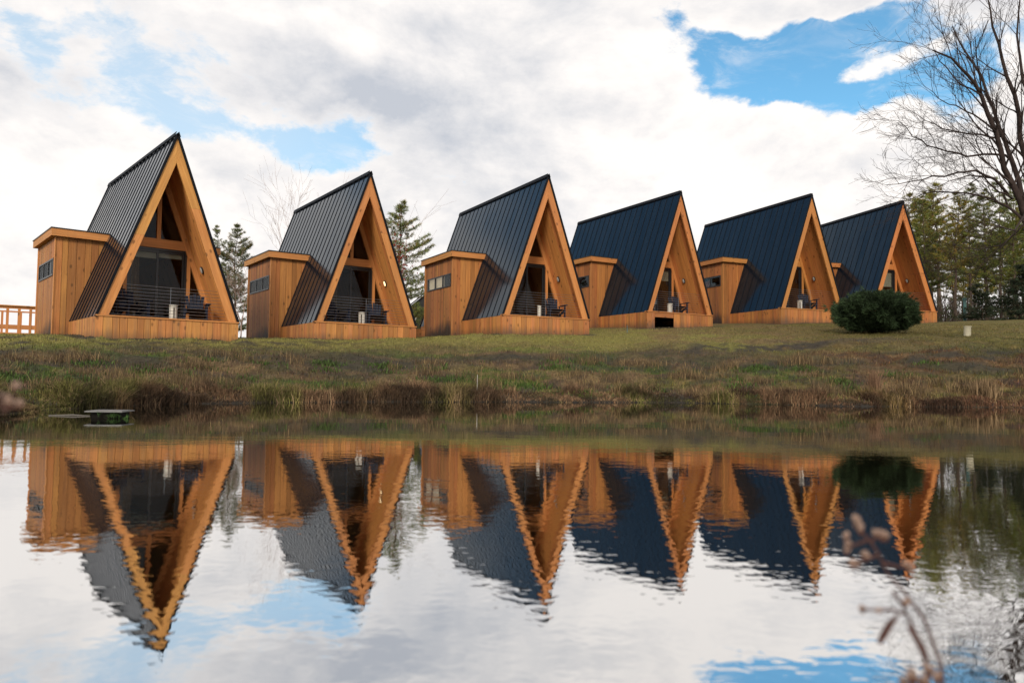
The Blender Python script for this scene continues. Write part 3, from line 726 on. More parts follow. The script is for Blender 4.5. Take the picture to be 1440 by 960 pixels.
# ------------------------------------------------------------------ trees
def needles(P, D, U, n, ln, wd, rng, spread=1.):
    """tufts of needle triangles at points P pointing along D"""
    k = len(P); i = np.repeat(np.arange(k), n); p = P[i]
    d = D[i] + rng.normal(0, .62 * spread, (k * n, 3)); d[:, 2] += U; d /= np.linalg.norm(d, axis=1)[:, None]
    s = rng.normal(0, 1, (k * n, 3)); s = np.cross(d, s); s /= np.linalg.norm(s, axis=1)[:, None]
    l = ln * rng.uniform(.6, 1.25, k * n)[:, None]
    j = rng.normal(0, ln * .18, (k * n, 3)); b = p + j
    V = np.stack([b - s * wd, b + s * wd, b + d * l], 1).reshape(-1, 3)
    return V, np.arange(len(V)).reshape(-1, 3), i
def make_conifer(name, h, cb, rad_, seed, col, kind='pine', dens=1., trunk_r=.14):
    rng = np.random.default_rng(seed); rr = random.Random(seed); r = empty(name)
    t = MB(); k = 9; bend = [(rr.gauss(0, .05), rr.gauss(0, .05)) for _ in range(k)]
    pts = [(bend[i][0] * i * .5, bend[i][1] * i * .5, h * i / (k - 1) - (.3 if i == 0 else 0)) for i in range(k)]
    def axis_pt(z): f = z / h * (k - 1); i = min(k - 2, int(f)); q = f - i; return np.array(pts[i]) * (1 - q) + np.array(pts[i + 1]) * q
    t.tube(pts, [trunk_r * (1 - .93 * i / (k - 1)) for i in range(k)], 7); 
    P, D = [], []; limbs = MB(); z = cb
    while z < h * .99:
        f = (z - cb) / (h - cb)
        if kind == 'pine': R = rad_ * (math.sin(math.pi * min(1, .18 + f * .86)) ** .8) * (1 - .35 * f) + .12
        else: R = rad_ * (1 - f) + .08
        nb = rr.randint(3, 6) if kind == 'pine' else rr.randint(6, 8)
        for q in range(nb):
            if rr.random() > .74 * dens + .05: continue
            a_ = rr.uniform(0, 2 * math.pi); ln = R * rr.uniform(.45, 1.2); up = (.05 + .35 * f) if kind == 'pine' else (-.12 + .35 * f)
            o = axis_pt(z); d = np.array([math.cos(a_), math.sin(a_), up]); m_ = 5
            bp = [o + d * ln * s_ + np.array([0, 0, (.22 if kind == 'pine' else .1) * ln * s_ * s_]) for s_ in np.linspace(0, 1, m_)]
            limbs.tube(bp, [trunk_r * .20 * (1 - .8 * s_) * (1 - .5 * f) + .006 for s_ in np.linspace(0, 1, m_)], 4, False)
            ns = max(3, int(ln * (7 if kind == 'pine' else 12)))
            for s_ in np.linspace(.32 if kind == 'pine' else .12, 1.02, ns):
                b = o + d * ln * s_ + np.array([0, 0, (.22 if kind == 'pine' else .1) * ln * s_ * s_])
                w_ = (.24 if kind == 'pine' else .3) * ln * (1.05 - s_) + .10
                for sd_ in ((-1, 0, 1) if kind == 'pine' else (-1, 1)):
                    if rr.random() < .2: continue
                    off = np.array([-math.sin(a_), math.cos(a_), 0]) * sd_ * w_ * rr.uniform(.5, 1.1)
                    P.append(b + off + np.array([0, 0, rr.gauss(0, .05)])); D.append(d * .7 + np.array([-math.sin(a_), math.cos(a_), 0]) * sd_ * .6)
        z += (rr.uniform(.25, .5) if kind == 'pine' else rr.uniform(.14, .22))
    P = np.array(P); D = np.array(D)
    V, T, i = needles(P, D, .25 if kind == 'pine' else -.05, 15 if kind == 'pine' else 12, .21 if kind == 'pine' else .15, .013 if kind == 'pine' else .015, rng)
    tone = rng.uniform(.55, 1.4, len(P))[i]; yel = rng.random(len(P))[i]
    C = np.array(col)[None] * tone[:, None]; C[:, 0] *= 1 + .5 * (yel > .75)
    t.build('trunk', PBARK, r, True)
    cr = fastmesh('crown', V, T, np.repeat(C, 3, 0), NEEDLE, r); lb = limbs.build('limb', PBARK, cr, True)
    return r
PINES = [make_conifer('pine_tree', 13, 3.6, 2.1, 21, (.13, .16, .036)), make_conifer('pine_tree', 12, 5.0, 1.7, 22, (.20, .19, .036)),
         make_conifer('pine_tree', 14, 4.6, 2.3, 23, (.12, .15, .04), dens=.8), make_conifer('pine_tree', 10.5, 1.6, 2.0, 24, (.10, .125, .05))]
def place(o, px, D, zoff=0, s=1., rz=0, sx=None):
    p = at(px, 480, D); o.location = (p[0], p[1], gz(p[0], p[1]) + zoff); o.rotation_euler = (0, 0, rz); o.scale = (s, s, s) if sx is None else (s * sx, s * sx, s)
    return o
GP = 'tall pines of the wood right of the cabins'
pl = [ # px, depth, variant, scale, label
 (1283, 62, 1, .93, 'slender yellow green pine closest to the roof edge of the rightmost cabin'),
 (1302, 55, 0, .84, 'tall pine second from the roof edge of the rightmost cabin'),
 (1322, 60, 1, .99, 'thin crowned yellowish pine third from the roof edge of the rightmost cabin'),
 (1345, 52, 1, .90, 'golden green pine with a bare lower trunk in the middle of the wood'),
 (1366, 58, 2, .83, 'sparse dark pine behind the smaller of the young spruces'),
 (1388, 50, 0, .84, 'full dark green pine directly above the left young spruce'),
 (1409, 56, 2, .86, 'tall dark pine between the two young spruces'),
 (1428, 48, 0, .86, 'broad dark pine at the right border behind the bare tree'),
 (1452, 54, 2, .95, 'broad pine partly outside the right border of the photo')]
placed = set()
for px, D, v, s, lab in pl:
    src = PINES[v]; o = src if v not in placed else copy_tree(src); placed.add(v)
    place(o, px, D, 0, s * D / 56, px * .37); tag(o, lab, 'pine tree', GP)
rr = random.Random(5)
for k in range(10):      # second and third rows of the wood
    px = 1290 + k * 17 + rr.uniform(-5, 5); D = rr.uniform(64, 88); v = rr.choice((1, 2, 2))
    o = copy_tree(PINES[v]); place(o, px, D, 0, rr.uniform(.72, .92) * D / 60, rr.uniform(0, 6)); tag(o, 'slender dark pine deep in the wood behind the front row of pines', 'pine tree', 'pines deep in the wood')
# pines behind the first cabins
o = make_conifer('pine_tree', 10.5, 1.2, 2.3, 34, (.11, .13, .05), dens=1.4); place(o, 328, 46, 0, .74, .5); tag(o, 'feathery grey green pine between the first and second cabins', 'pine tree', 'pines behind the cabins')
o = copy_tree(PINES[2]); place(o, 300, 50, 0, .60, 2); tag(o, 'pine whose top shows just behind the right slope of the first cabin', 'pine tree', 'pines behind the cabins')
o = make_conifer('pine_tree', 9.6, .6, 3.3, 29, (.14, .17, .05), dens=1.4); place(o, 560, 44, 0, .90, 1.2); tag(o, 'dense bright green pine between the second and third cabins', 'pine tree', 'pines behind the cabins')
o = PINES[3]; place(o, 592, 38, 0, .17, 3); tag(o, 'low young pine beside the dark shed', 'pine tree', 'pines behind the cabins')
# young spruces in front of the wood
sp = make_conifer('spruce_tree', 2.5, .15, 1.15, 31, (.022, .034, .018), 'spruce', trunk_r=.05); place(sp, 1383, 42, 0, .88); tag(sp, 'small dark conical spruce on the lawn edge before the wood', 'spruce', 'young spruces before the wood')
o = copy_tree(sp); place(o, 1434, 38, 0, 1.15, 2); tag(o, 'larger dark young spruce cut by the right border of the photo', 'spruce', 'young spruces before the wood')

# bare deciduous trees: recursive limbs
def bare(segs, p, d, ln, r, depth, rr, droop=0., spread=.55, minr=.003, curve=.16):
    n = 5; pts = [p]; rs = [r]; q = np.array(p, float); d = np.array(d, float)
    for i in range(n):
        d = d + np.array([rr.gauss(0, curve), rr.gauss(0, curve), rr.gauss(0, curve) + droop]); d /= np.linalg.norm(d)
        q = q + d * ln / n; pts.append(q); rs.append(max(minr, r * (1 - .6 * (i + 1) / n)))
        if depth > 0 and i >= 1 and rr.random() < .85:
            for _ in range(rr.choice((1, 1, 2))):
                s_ = np.array([rr.gauss(0, 1), rr.gauss(0, 1), rr.gauss(0, 1)]); s_ -= d * (s_ @ d); s_ /= np.linalg.norm(s_)
                nd = d + s_ * rr.uniform(.5, 1.2) * spread * 1.6; nd[2] += .12; nd /= np.linalg.norm(nd)
                bare(segs, q, nd, ln * rr.uniform(.42, .72), max(minr, rs[-1] * rr.uniform(.45, .7)), depth - 1, rr, droop, spread, minr, curve)
    segs.append((pts, rs))
def stem_path(px_pts, D0, D1):
    n = len(px_pts); return [at(x, y, D0 + (D1 - D0) * i / (n - 1)) for i, (x, y) in enumerate(px_pts)]
def big_tree():
    rr = random.Random(3); r = empty('bare_tree'); base = at(1532, 480, 20.5); bz = gz(base[0], base[1]); r.location = (base[0], base[1], bz)
    O = np.array([base[0], base[1], bz])
    fork = at(1447, 318, 20.2)
    trunk = MB(); trunk.tube([np.array((.15, 0, -.3)), np.array((0, 0, .5)), (at(1490, 390, 20.3) - O), (at(1466, 345, 20.2) - O), (fork - O)], [.42, .33, .28, .24, .17], 10); trunk.build('trunk', BARK, r, True)
    stems = [([(1447, 318), (1434, 285), (1412, 237), (1400, 185), (1381, 134), (1362, 104), (1335, 84), (1312, 70)], 20.2, 19.0, .095),
             ([(1447, 318), (1437, 280), (1424, 230), (1411, 195), (1398, 154), (1380, 109), (1358, 70), (1338, 36)], 20.2, 21.5, .085),
             ([(1447, 318), (1444, 260), (1437, 190), (1428, 134), (1408, 84), (1396, 40), (1390, -12)], 20.3, 20.8, .095),
             ([(1447, 318), (1462, 250), (1458, 180), (1440, 110), (1430, 50), (1436, -20)], 20.3, 22, .085),
             ([(1447, 318), (1475, 270), (1490, 190), (1480, 100), (1462, 20), (1450, -60)], 20.3, 19, .085),
             ([(1420, 222), (1398, 216), (1362, 217), (1330, 213), (1302, 204), (1284, 192), (1262, 170)], 20, 18.4, .036),
             ([(1417, 273), (1398, 252), (1372, 240), (1345, 242), (1312, 250), (1280, 258), (1246, 259)], 20, 18.6, .04),
             ([(1405, 195), (1380, 187), (1350, 187), (1325, 180), (1300, 170), (1276, 152)], 20, 21.6, .03),
             ([(1440, 312), (1418, 290), (1396, 280), (1362, 272), (1330, 268), (1300, 272), (1268, 283)], 20, 21.5, .042),
             ([(1424, 280), (1405, 268), (1380, 250), (1362, 246), (1335, 256), (1310, 268)], 20, 19, .028),
             ([(1400, 185), (1370, 160), (1345, 150), (1320, 140), (1298, 122)], 19.6, 18.3, .026),
             ([(1380, 134), (1352, 118), (1330, 98), (1316, 72), (1306, 50)], 19.4, 20.5, .024),
             ([(1442, 300), (1425, 325), (1405, 318), (1380, 330), (1350, 345)], 20, 18, .03),
             ([(1444, 310), (1410, 345), (1375, 352), (1340, 348)], 20, 22, .026)]
    for px_pts, D0, D1, r0 in stems:
        P = stem_path(px_pts, D0, D1); n = len(P); m = MB(); Q = [P[0]]; 
        for i in range(1, n):
            for s_ in (.5, 1.): Q.append(P[i - 1] * (1 - s_) + P[i] * s_ + np.array([rr.gauss(0, .025) for _ in range(3)]))
        nq = len(Q); R_ = [r0 * (1 - .82 * i / (nq - 1)) for i in range(nq)]
        m.tube([q - O for q in Q], R_, 7)
        segs = []
        for i in range(2, nq):
            d = Q[i] - Q[i - 1]; d /= np.linalg.norm(d)
            for _ in range(rr.choice((1, 1, 2))):
                s_ = np.array([rr.gauss(0, 1), rr.gauss(0, .8), rr.gauss(.1, 1)]); s_ -= d * (s_ @ d); s_ /= np.linalg.norm(s_)
                nd = d + s_ * rr.uniform(.4, .95); nd[2] += .1; nd /= np.linalg.norm(nd)
                bare(segs, Q[i] - O, nd, rr.uniform(.8, 1.9) * (1 - .35 * i / nq) * (1.25 if r0 > .06 else .8), R_[i] * rr.uniform(.22, .42) + .004, 2, rr, .0, .42, .0030, .09)
        for pts, rs in segs: m.tube(pts, rs, 3 if rs[0] < .015 else 5, False)
        m.build('limb', BARK, r, True)
    return r
tag(big_tree(), 'large leaning bare tree reaching fine leafless branches over the sky at the right border', 'tree')
def small_bare(name, px, D, h, seed, mat, depth=3, r0=.06, lab='', n=3, spread=.5):
    rr = random.Random(seed); r = empty(name); p = at(px, 480, D); r.location = (p[0], p[1], gz(p[0], p[1])); t = MB(); segs = []
    t.tube([(0, 0, -.2), (.03, 0, h * .15), (0, .03, h * .3)], [r0 * 1.3, r0 * 1.1, r0], 7); t.build('trunk', mat, r, True)
    for k in range(n): bare(segs, (0, .03 * k, h * .3 - .02 * k), (rr.gauss(0, .22), rr.gauss(0, .22), 1), h * rr.uniform(.5, .68), r0 * .6, depth, rr, .02, spread, .0045, .1)
    m = MB()
    for pts, rs in segs: m.tube(pts, rs, 3, False)
    m.build('crown', mat, r, True); tag(r, lab, 'tree', 'leafless trees behind the cabins'); return r
small_bare('bare_tree', 398, 46, 8.6, 8, PALEBARK, 3, .09, 'pale leafless tree rising behind the second cabin', 3, .42)
small_bare('bare_shrub', 338, 38, 3.4, 12, PALEBARK, 3, .03, 'pale leafless shrub in the gap between the first and second cabins', 6, .8)
small_bare('bare_tree', 556, 41, 7.0, 9, PALEBARK, 2, .05, 'thin leafless sapling in front of the bright green pine', 2)
for k, (px, D, h, lab) in enumerate([(1330, 47, 4.5, 'grey leafless sapling at the front of the wood nearest the rightmost cabin'), (1362, 45, 4.8, 'grey leafless sapling just left of the small spruce'), (1408, 44, 5.5, 'grey leafless sapling between the two young spruces'), (1300, 50, 4.2, 'small leafless sapling in the shade right beside the rightmost cabin')]):
    small_bare('bare_sapling', px, D, h, 60 + k, BARK, 3, .04, lab, 3, .7)
def leafy_tree():   # few red leaves left on a sapling
    rng = np.random.default_rng(3); r = empty('red_leaved_tree'); p = at(553, 480, 40); r.location = (p[0], p[1], gz(p[0], p[1])); t = MB(); t.tube([(0, 0, -.2), (.05, 0, 2), (0, 0, 4.2)], [.05, .04, .02], 6); t.build('trunk', BARK, r)
    P = rng.normal(0, 1, (260, 3)) * (.38, .38, 1.0) + (0, 0, 4.2); D = rng.normal(0, 1, (260, 3)); V, T, i = needles(P, D, 0, 5, .09, .035, rng); C = np.array([.20, .03, .02])[None] * rng.uniform(.5, 1.4, (len(V), 1))
    fastmesh('crown', V, T, C, NEEDLE, r); tag(r, 'small tree with a few dull red leaves behind the second cabin', 'tree')
leafy_tree()
# undergrowth on the floor of the wood
rng = np.random.default_rng(9); k = 5200; P = np.empty((k, 3)); P[:, 1] = rng.uniform(47, 80, k); P[:, 0] = P[:, 1] * rng.uniform(.53, .80, k); P[:, 2] = ground_z(P[:, 0], P[:, 1], False) + rng.random(k) ** 2 * 2.0
V, T, i = needles(P, np.tile((0, 0, .8), (k, 1)), .3, 8, .38, .022, rng); C = np.where((rng.random(k) < .35)[:, None], (.045, .06, .02), (.075, .055, .045))[i] * rng.uniform(.5, 1.2, (len(i), 1))
tag(fastmesh('undergrowth', V, T, np.repeat(C, 3, 0), NEEDLE), 'tangled brown and green undergrowth on the floor of the pine wood', 'undergrowth', kind='stuff')

# the round yew like bush
def bush():
    rng = np.random.default_rng(17); r = empty('round_bush'); c = at(1232, 472, 27.4); z0 = gz(c[0], c[1]); r.location = (c[0], c[1], z0)
    k = 6500; u = rng.normal(0, 1, (k, 3)); u /= np.linalg.norm(u, axis=1)[:, None]
    th = np.arctan2(u[:, 1], u[:, 0])
    lump = 1 + .10 * np.sin(th * 5 + u[:, 2] * 4) + .08 * np.sin(th * 9 + u[:, 2] * 7 + 1) + .07 * np.sin(u[:, 0] * 11 + 2) * np.cos(u[:, 2] * 9)
    rad_ = rng.uniform(.72, 1.0, k) ** .7 * lump * np.where(rng.random(k) < .10, rng.uniform(1.04, 1.16, k), 1)
    P = u * rad_[:, None] * (1.36, 1.25, .76) + (0, 0, .78); P[:, 2] = np.where(P[:, 2] < .16, .16 + rng.random(k) * .35, P[:, 2])
    D = u * (1, 1, .15) + (0, 0, .05)
    V, T, i = needles(P, D, .02, 15, .15, .012, rng, .8); tone = rng.uniform(.5, 1.5, k)[i]
    m = MB(); rr = random.Random(2)
    for q in range(9):
        a_ = rr.uniform(0, 6.28); m.tube([(.1 * math.cos(a_), .1 * math.sin(a_), -.1), (.3 * math.cos(a_), .3 * math.sin(a_), .3), (.8 * math.cos(a_), .7 * math.sin(a_), .85)], [.05, .04, .015], 5)
    m.build('stem', BARK, r, True)
    fastmesh('foliage', V, T, np.repeat((np.array([.020, .034, .014])[None] * tone[:, None] * np.where(rad_ > .98, 1.7, 1)[i][:, None]), 3, 0), NEEDLE, r)  # outermost needle tufts lightened: lit tips put into the colour
    tag(r, 'dark evergreen bush clipped into a wide rounded mound on the lawn', 'bush')
bush()

# ------------------------------------------------------------------ small things
p = at(1360, 474, 24); z = gz(p[0], p[1]); r = MB(); k = 18; zt = max(z + .3, at(1360, 458.5, 24)[2])
r.tube([(0, 0, -.1), (.02, 0, zt - z - .03)], [.105, .105], k, False); r.tube([(.02, 0, zt - z - .03), (.02, 0, zt - z), ], [.118, .118], k)
o = r.build('vent_pipe', plain('dirty_white_pipe', (.50, .46, .33), .6, var=.2)); o.location = (p[0], p[1], z); tag(o, 'short cream coloured capped pipe sticking out of the lawn right of the bush', 'pipe')
p = at(671, 548, 14.9); z = gz(p[0], p[1]); r = MB(); r.tube([(0, 0, -.1), (.003, 0, .40)], [.011, .008], 6); o = r.build('marker_stake', plain('weathered_white_stake', (.27, .25, .23), .7)); o.location = (p[0], p[1], z); tag(o, 'thin pale stake standing at the waterline below the third cabin', 'stake')
p = at(882, 466, 29.2); z = gz(p[0], p[1]); r = MB(); r.tube([(0, 0, -.1), (0, 0, .3)], [.012, .012], 6); o = r.build('blue_stake', plain('faded_blue_paint', (.05, .14, .18), .6)); o.location = (p[0], p[1], z); tag(o, 'short faded blue stake in the lawn before the fourth cabin', 'stake')
p = at(1357, 446, 43); z = gz(p[0], p[1]); r = MB(); r.tube([(0, 0, -.1), (0, 0, 1.3)], [.09, .09], 8); r.tube([(0, 0, 1.3), (0, 0, 1.42)], [.13, .13], 8); o = r.build('hydrant_post', plain('teal_paint', (.03, .10, .10), .5)); o.location = (p[0], p[1], z); tag(o, 'thin teal post at the foot of the pine wood', 'post')
# floating wooden box with plants growing on it
r = empty('floating_box', (-4.66, 8.35, 0), .05)
m = MB(); m.box((-.21, -.15, .072), (.21, .15, .084), 0); m.box((-.19, -.13, .085), (.19, .12, .088), 0); m.build('lid', plain('wet_grey_board', (.12, .12, .12), .45), r)
m = MB(); m.box((-.165, -.09, -.08), (.165, .12, .071), 0); m.build('body', plain('black_wet_wood', (.008, .007, .006), .8, spec=.05), r)
rng = np.random.default_rng(4); k = 14; P = np.c_[.10 + rng.normal(0, .09, k), rng.uniform(-.17, -.11, k), np.abs(rng.normal(0, .02, k))]
V, T, i = needles(P, np.tile((0, -.2, .8), (k, 1)), 0, 8, .055, .004, rng); fastmesh('water_plants', V, T, np.repeat(np.array([.025, .055, .012])[None] * rng.uniform(.5, 1.4, (len(i), 1)), 3, 0), NEEDLE, r)
tag(r, 'small dark floating box with a pale wet lid near the left shore', 'floating box')
m = MB(); m.tube([(-.28, 0, .004), (0, .01, .012), (.22, -.01, .004)], [.005, .009, .004], 6); o = m.build('floating_stick', plain('pale_wet_stick', (.09, .08, .07), .6)); o.location = (-5.25, 8.6, 0); tag(o, 'pale stick lying on the water left of the floating box', 'stick')

# dark shed far between the second and third cabins
def shed():
    p = at(601, 440, 52); r = empty('dark_shed', (p[0] + .6, p[1], gz(p[0], p[1])), .25); w, l, h, rh = 2.2, 5, 2.1, 1.9; m = MB()
    m.prism([(-w, -.3), (w, -.3), (w, h), (0, h + rh * .98), (-w, h)], (0, 0, 0), (1, 0, 0), (0, 0, 1), (0, l, 0)); m.build('wall', plain('charcoal_siding', (.02, .02, .022), .7), r)
    m = MB()
    for sx in (-1, 1):
        d = np.array([sx * w, 0, -rh]) ; Ln = np.linalg.norm(d); d = d / Ln; nr = np.array([sx * rh, 0, w]) / Ln
        m.prism([(-.25, 0), (l + .25, 0), (l + .25, Ln + .35), (-.25, Ln + .35)], np.array([0, 0, h + rh]) + nr * .02, (0, 1, 0), d, nr * .08)
    m.build('roof', BLACK, r); m = MB(); m.box((-.5, -.04, 0), (.5, -.005, 2)); m.build('door', BLACK, r); tag(r, 'small dark gabled shed far behind between the second and third cabins', 'shed')
shed()
# deck railing at the left border
def deck_rail():
    p = at(60, 470, 27.5); z = 1.62; r = empty('timber_deck', (p[0], p[1], z), .62); tp = at(30, 431, 27)[2] - z
    m = MB(); m.box((-5, -.03, tp - .09), (0, .02, tp), 0); m.box((-5, -.09, tp + .001), (0, .09, tp + .04), 0); m.build('handrail', TRIM, r)
    for k in range(13): m = MB(); x = -.05 - k * .36; m.box((x - .045, -.03, .1), (x + .045, .07, tp - .09)); m.build('post', TRIM, r)
    m = MB(); m.box((-5, -.02, .45), (0, .0, .62), 0); m.build('rail', TRIM, r)
    m = MB(); boards(m, (-5, -.12, 0), (1, 0, 0), 5, -.4, lambda t: .28, .03, (0, 1, 0)); m.box((-5, -.1, .281), (0, 2.6, .32), 0); m.build('platform', SKIRT, r)
    m = MB(); m.box((-5, 2.5, tp - .06), (0, 2.56, tp), 0); m.build('handrail', TRIM, r)
    for k in range(8): m = MB(); x = -.05 - k * .62; m.box((x - .04, 2.49, .3), (x + .04, 2.57, tp - .06)); m.build('post', TRIM, r)
    tag(r, 'timber deck with post and rail balustrade cut by the left border beside the first cabin', 'deck')
deck_rail()
def landing():
    p = at(590, 466, 31.5); r = empty('timber_step', (p[0], p[1], gz(p[0], p[1])), .5); m = MB(); boards(m, (-.35, 0, 0), (1, 0, 0), .6, -.2, lambda t: .34, .03, (0, 1, 0)); m.box((-.36, -.02, .341), (.26, 1.2, .38), 0); m.build('platform', SKIRT, r)
    m = MB(); m.box((-.3, .2, .381), (-.27, .23, 1.1)); m.prism([(0, 0), (.04, 0), (.2, .5), (.16, .5)], (-.32, .1, .385), (1, 0, 0), (0, 0, 1), (0, .03, 0)); m.build('handrail', WHITE, r)
    tag(r, 'low timber step with a pale handrail beside the side room of the third cabin', 'step')
landing()

# ------------------------------------------------------------------ foreground weeds with fluffy seed heads (out of focus)
def fluff(mb, c, r_, rr):
    for _ in range(26):
        d = np.array([rr.gauss(0, 1) for _ in range(3)]); d /= np.linalg.norm(d); e = c + d * r_ * rr.uniform(.5, 1)
        mb.tube([c, e], [.0012, .0009], 3, False); mb.tube([e - d * .001, e + d * .0014], [.0013, .0010], 4)
FLUFF = plain('seed_fluff', (.32, .22, .17), .9, var=.2, scale=60); DRY = plain('dry_red_stem', (.06, .020, .013), .8, var=.3, scale=60); HEAD = plain('brown_bract', (.10, .035, .02), .8, var=.4, scale=50)
def weed(name, D, stems, balls, leaves, lab):
    rr = random.Random(len(lab)); b = stems[0][0]; B = at(b[0], b[1], D); r = empty(name, tuple(B)); m = MB()
    root = np.array([B[0] + .01, min(B[1], .64), .03]); m.tube([root - B, (root - B) * .45 + (.004, 0, 0), (0, 0, 0)], [.0028, .0024, .0022], 6, False)
    for st_ in stems:
        P = [at(x, y, D + rr.uniform(-.008, .008)) - B for x, y in st_]; m.tube(P, [.0022 - .0009 * i / len(P) for i in range(len(P))], 6, False)
    m.build('stem', DRY, r)
    for x, y, s_ in balls:
        m = MB(); h = MB(); c = at(x, y, D + rr.uniform(-.012, .012)) - B; fluff(m, c, s_ * .7 * D / F, rr); h.tube([c + (0, 0, -s_ * D / F * 1.2), c + (0, 0, -s_ * D / F * .2)], [.0015, s_ * D / F * .6], 7)
        sh_ = m.build('seed_head', FLUFF, r); h.build('bract', HEAD, sh_)
    if leaves:
        for lf in leaves:
            m = MB(); P = [at(x, y, D) - B for x, y in lf]; n = len(P); m.tube(P, [.0009 + .0035 * math.sin(math.pi * (i + .3) / n) for i in range(n)], 5)
            m.build('leaf', DRY, r)
    tag(r, lab, 'weed', 'blurred dry weeds in the foreground')
weed('dry_weed', .86, [[(1306, 972), (1303, 930), (1290, 895), (1277, 868), (1271, 852), (1273, 842)], [(1271, 862), (1252, 857), (1232, 857), (1212, 856)], [(1271, 852), (1260, 838), (1256, 830)]],
     [(1213, 855, 6), (1274, 845, 6), (1236, 857, 4), (1283, 948, 14), (1306, 938, 12), (1318, 950, 10), (1297, 955, 12), (1270, 957, 9)],
     [[(1262, 866), (1252, 876), (1243, 892), (1236, 904)], [(1276, 880), (1288, 896), (1298, 915), (1303, 930)]], 'blurred dry weed stem with drooping leaves at the lower right corner')
weed('dry_weed', .92, [[(1330, 990), (1322, 930), (1300, 870), (1270, 830), (1248, 806), (1236, 780), (1222, 758), (1206, 742)], [(1240, 790), (1262, 796), (1281, 797)], [(1236, 780), (1216, 786), (1199, 790)], [(1222, 758), (1205, 765), (1190, 770)], [(1224, 762), (1234, 754), (1241, 752)]],
     [(1206, 735, 9), (1203, 728, 7), (1210, 742, 8), (1240, 750, 9), (1232, 748, 7), (1246, 753, 7), (1190, 752, 6), (1192, 763, 7), (1191, 772, 6), (1217, 780, 8), (1199, 790, 8), (1206, 792, 6), (1281, 797, 8), (1274, 793, 6)],
     None, 'taller blurred weed topped with pale fluffy seed heads over the right reflections')
weed('dry_weed', .80, [[(-70, 640), (-40, 590), (-12, 566), (8, 560), (24, 556)], [(-12, 566), (10, 574), (34, 572)]],
     [(2, 556, 11), (-10, 564, 12), (23, 542, 7), (14, 563, 9), (28, 566, 7), (6, 574, 8), (-14, 548, 10)], None, 'blurred brown seed heads poking in from the left border')

# ------------------------------------------------------------------ sky, sun
SUN_AZ, SUN_EL = rad(186), rad(30)      # compass-like angle from +Y towards +X: behind the camera, to the right
w = bpy.data.worlds.new('World'); sc.world = w; w.use_nodes = True; nt = w.node_tree; nt.nodes.clear(); n = N(nt)
outw = n.new('ShaderNodeOutputWorld'); bg = n.new('ShaderNodeBackground'); nt.links.new(bg.outputs[0], outw.inputs[0])
sky = n.new('ShaderNodeTexSky', sky_type='NISHITA'); sky.sun_disc = False; sky.sun_elevation = SUN_EL; sky.sun_rotation = SUN_AZ
sky.air_density = 1.0; sky.dust_density = .6; sky.ozone_density = 1.5
d = n.new('ShaderNodeTexCoord').outputs['Generated']; s = n.sep(d)
az = n.m('ARCTAN2', s[0], s[1]); el = n.m('ARCSINE', s[2])
wob = n.sep(n.noise(d, 3.2, 5, .6, 0, 1))
az2 = n.m('ADD', az, n.m('MULTIPLY', n.m('SUBTRACT', wob[0], .5), .16)); el2 = n.m('ADD', el, n.m('MULTIPLY', n.m('SUBTRACT', wob[1], .5), .12))
def azel(px, py): q = ray(px, py); return math.atan2(q[0], q[1]), math.asin(q[2])
def ell(a0, e0, rx, ry, tilt=0.):
    c_, s_ = math.cos(tilt), math.sin(tilt); u = n.m('SUBTRACT', az2, a0); v = n.m('SUBTRACT', el2, e0)
    p_ = n.m('DIVIDE', n.m('ADD', n.m('MULTIPLY', u, c_), n.m('MULTIPLY', v, s_)), rx); q_ = n.m('DIVIDE', n.m('SUBTRACT', n.m('MULTIPLY', v, c_), n.m('MULTIPLY', u, s_)), ry)
    return n.m('EXPONENT', n.m('MULTIPLY', n.m('ADD', n.m('MULTIPLY', p_, p_), n.m('MULTIPLY', q_, q_)), -1))
def total(lst):
    t = None
    for (wt, e) in lst: q = n.m('MULTIPLY', e, wt); t = q if t is None else n.m('ADD', t, q)
    return t
def E(px, py, rx, ry, tilt=0): a0, e0 = azel(px, py); return ell(a0, e0, rx / 1000, ry / 1000, rad(tilt))
holes = total([(1.0, E(1075, 70, 130, 62, -8)), (.8, E(1250, 60, 120, 60)), (1.5, E(1085, 135, 105, 32)), (.7, E(1200, 150, 60, 22)), (.5, E(1060, -60, 160, 50)), (.3, E(985, 70, 50, 40)), (-.95, E(1150, 8, 75, 22, 12)), (-.9, E(1005, 30, 50, 28, -20)), (-.6, E(1085, 100, 26, 14, -20)), (-.5, E(1290, 70, 50, 16, 20)), (.55, E(1330, 150, 60, 70)),
               (.62, E(345, 190, 150, 36)), (.12, E(200, 165, 80, 26)), (.55, E(40, 60, 50, 30)), (.4, E(470, 215, 60, 24)), (.42, E(690, 100, 26, 40, 30)), (.3, E(600, 262, 80, 22)),
               (-.95, E(1190, 112, 62, 30, 15)), (-.7, E(1035, 50, 55, 28, -30)), (-.4, E(1270, 40, 60, 14, 20)), (-.3, E(60, 130, 90, 30)), (-.6, E(1130, 12, 60, 22, 10)), (-.7, E(1090, 270, 260, 75)), (-.3, E(250, 290, 200, 60)), 
               (1.4, ell(rad(-55), rad(36), .42, .24)), (.6, ell(rad(-60), rad(52), .35, .2)), (.5, ell(rad(60), rad(45), .4, .2)), (.35, ell(rad(150), rad(50), .6, .3))])
fb = n.noise(n.scale(d, (1, 1, 1.7)), 5.2, 10, .62, .15)
dens = n.m('SUBTRACT', n.m('ADD', n.m('MULTIPLY', n.m('SUBTRACT', fb, .5), 2.1), .40), n.m('MULTIPLY', holes, .72))
veil = n.m('MULTIPLY', n.mapr(n.noise(n.scale(d, (1, 1, 2.4)), 9, 9, .66, .6), .48, .72, 0, .55, True), n.mapr(dens, -.55, -.05, .25, 1))
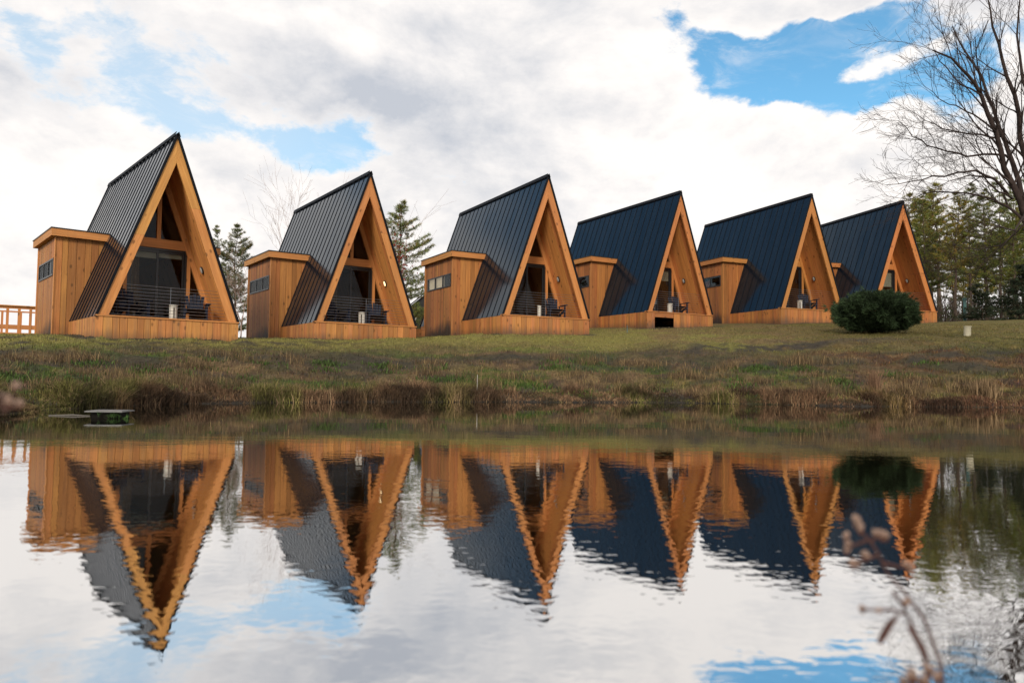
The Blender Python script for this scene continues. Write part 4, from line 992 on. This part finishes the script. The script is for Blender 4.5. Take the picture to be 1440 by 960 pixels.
mask = n.m('MAXIMUM', n.mapr(dens, -.09, .14, 0, 1, True), veil)
tone = n.noise(n.scale(d, (1, 1, 2.2)), 3.4, 7, .58, .2)
shade = total([(.50, E(330, 105, 260, 60)), (.28, E(560, 150, 200, 60)), (.22, E(800, 120, 150, 120)), (.25, E(680, 230, 120, 60)), (.28, E(110, 200, 90, 30)), (.2, E(500, 300, 200, 50)), (.18, ell(rad(-40), rad(40), .5, .3)), (.35, ell(rad(0), rad(75), 2, .5)),
               (-.25, E(500, 50, 70, 30)), (-.3, E(1050, 250, 280, 110)), (-.2, E(1010, 100, 60, 60)), (-.2, E(130, 260, 150, 40)), (-.2, E(1180, 110, 60, 40))])
va_ = n.new('ShaderNodeVectorMath', operation='ADD'); n.put(va_.inputs[0], d); va_.inputs[1].default_value = (.012, -.01, .035)
fb2 = n.noise(n.scale(va_.outputs[0], (1, 1, 1.7)), 5.2, 10, .62, .15)
tone = n.m('ADD', tone, n.m('MULTIPLY', n.m('SUBTRACT', fb2, fb), 1.15))      # undersides greyer than the tops
th = n.m('ADD', n.mapr(tone, .2, .85, -.38, .72), n.m('MULTIPLY', shade, .85), clamp=True)
th = n.m('MULTIPLY', th, n.mapr(dens, .0, .25, .35, 1))
CL = 10.0
cw = tuple(CL * v for v in (1.0, .955, .92)); cg = tuple(CL * v for v in (.53, .56, .62))
cloud = n.mix(th, cw, cg)
blue = n.mix(1, sky.outputs[0], (1.0, 1.62, 1.66), 'MULTIPLY')
hz = n.mapr(az, rad(-25), rad(5), 1, 0, True)       # thin veil on the left makes the blue paler there
hz = n.m('MULTIPLY', hz, n.mapr(az, rad(-42), rad(-36), 0, 1, True))
blue = n.mix(n.m('MULTIPLY', hz, .62), blue, tuple(CL * v for v in (.75, .84, .92)))
skyc = n.mix(mask, blue, cloud)
skyc = n.mix(n.mapr(s[2], -.02, .02), tuple(CL * v for v in (.12, .11, .10)), skyc)
nt.links.new(skyc, bg.inputs[0]); bg.inputs[1].default_value = .1
sl = bpy.data.lights.new('sun', 'SUN'); so = bpy.data.objects.new('sun', sl); COL.objects.link(so)
sl.energy = 2.9; sl.angle = rad(14); sl.color = (1, .90, .76)
sd_ = Vector((math.sin(SUN_AZ) * math.cos(SUN_EL), math.cos(SUN_AZ) * math.cos(SUN_EL), math.sin(SUN_EL)))
so.rotation_euler = sd_.to_track_quat('Z', 'Y').to_euler(); so.location = (0, -10, 20)

vs = sc.view_settings; vs.view_transform = 'Standard'; vs.look = 'None'; vs.gamma = 1; vs.exposure = 0.12; vs.use_curve_mapping = False
sc.cycles.use_denoising = True; sc.cycles.max_bounces = 8; sc.cycles.transparent_max_bounces = 12; sc.cycles.sample_clamp_indirect = 8
sc.render.film_transparent = False
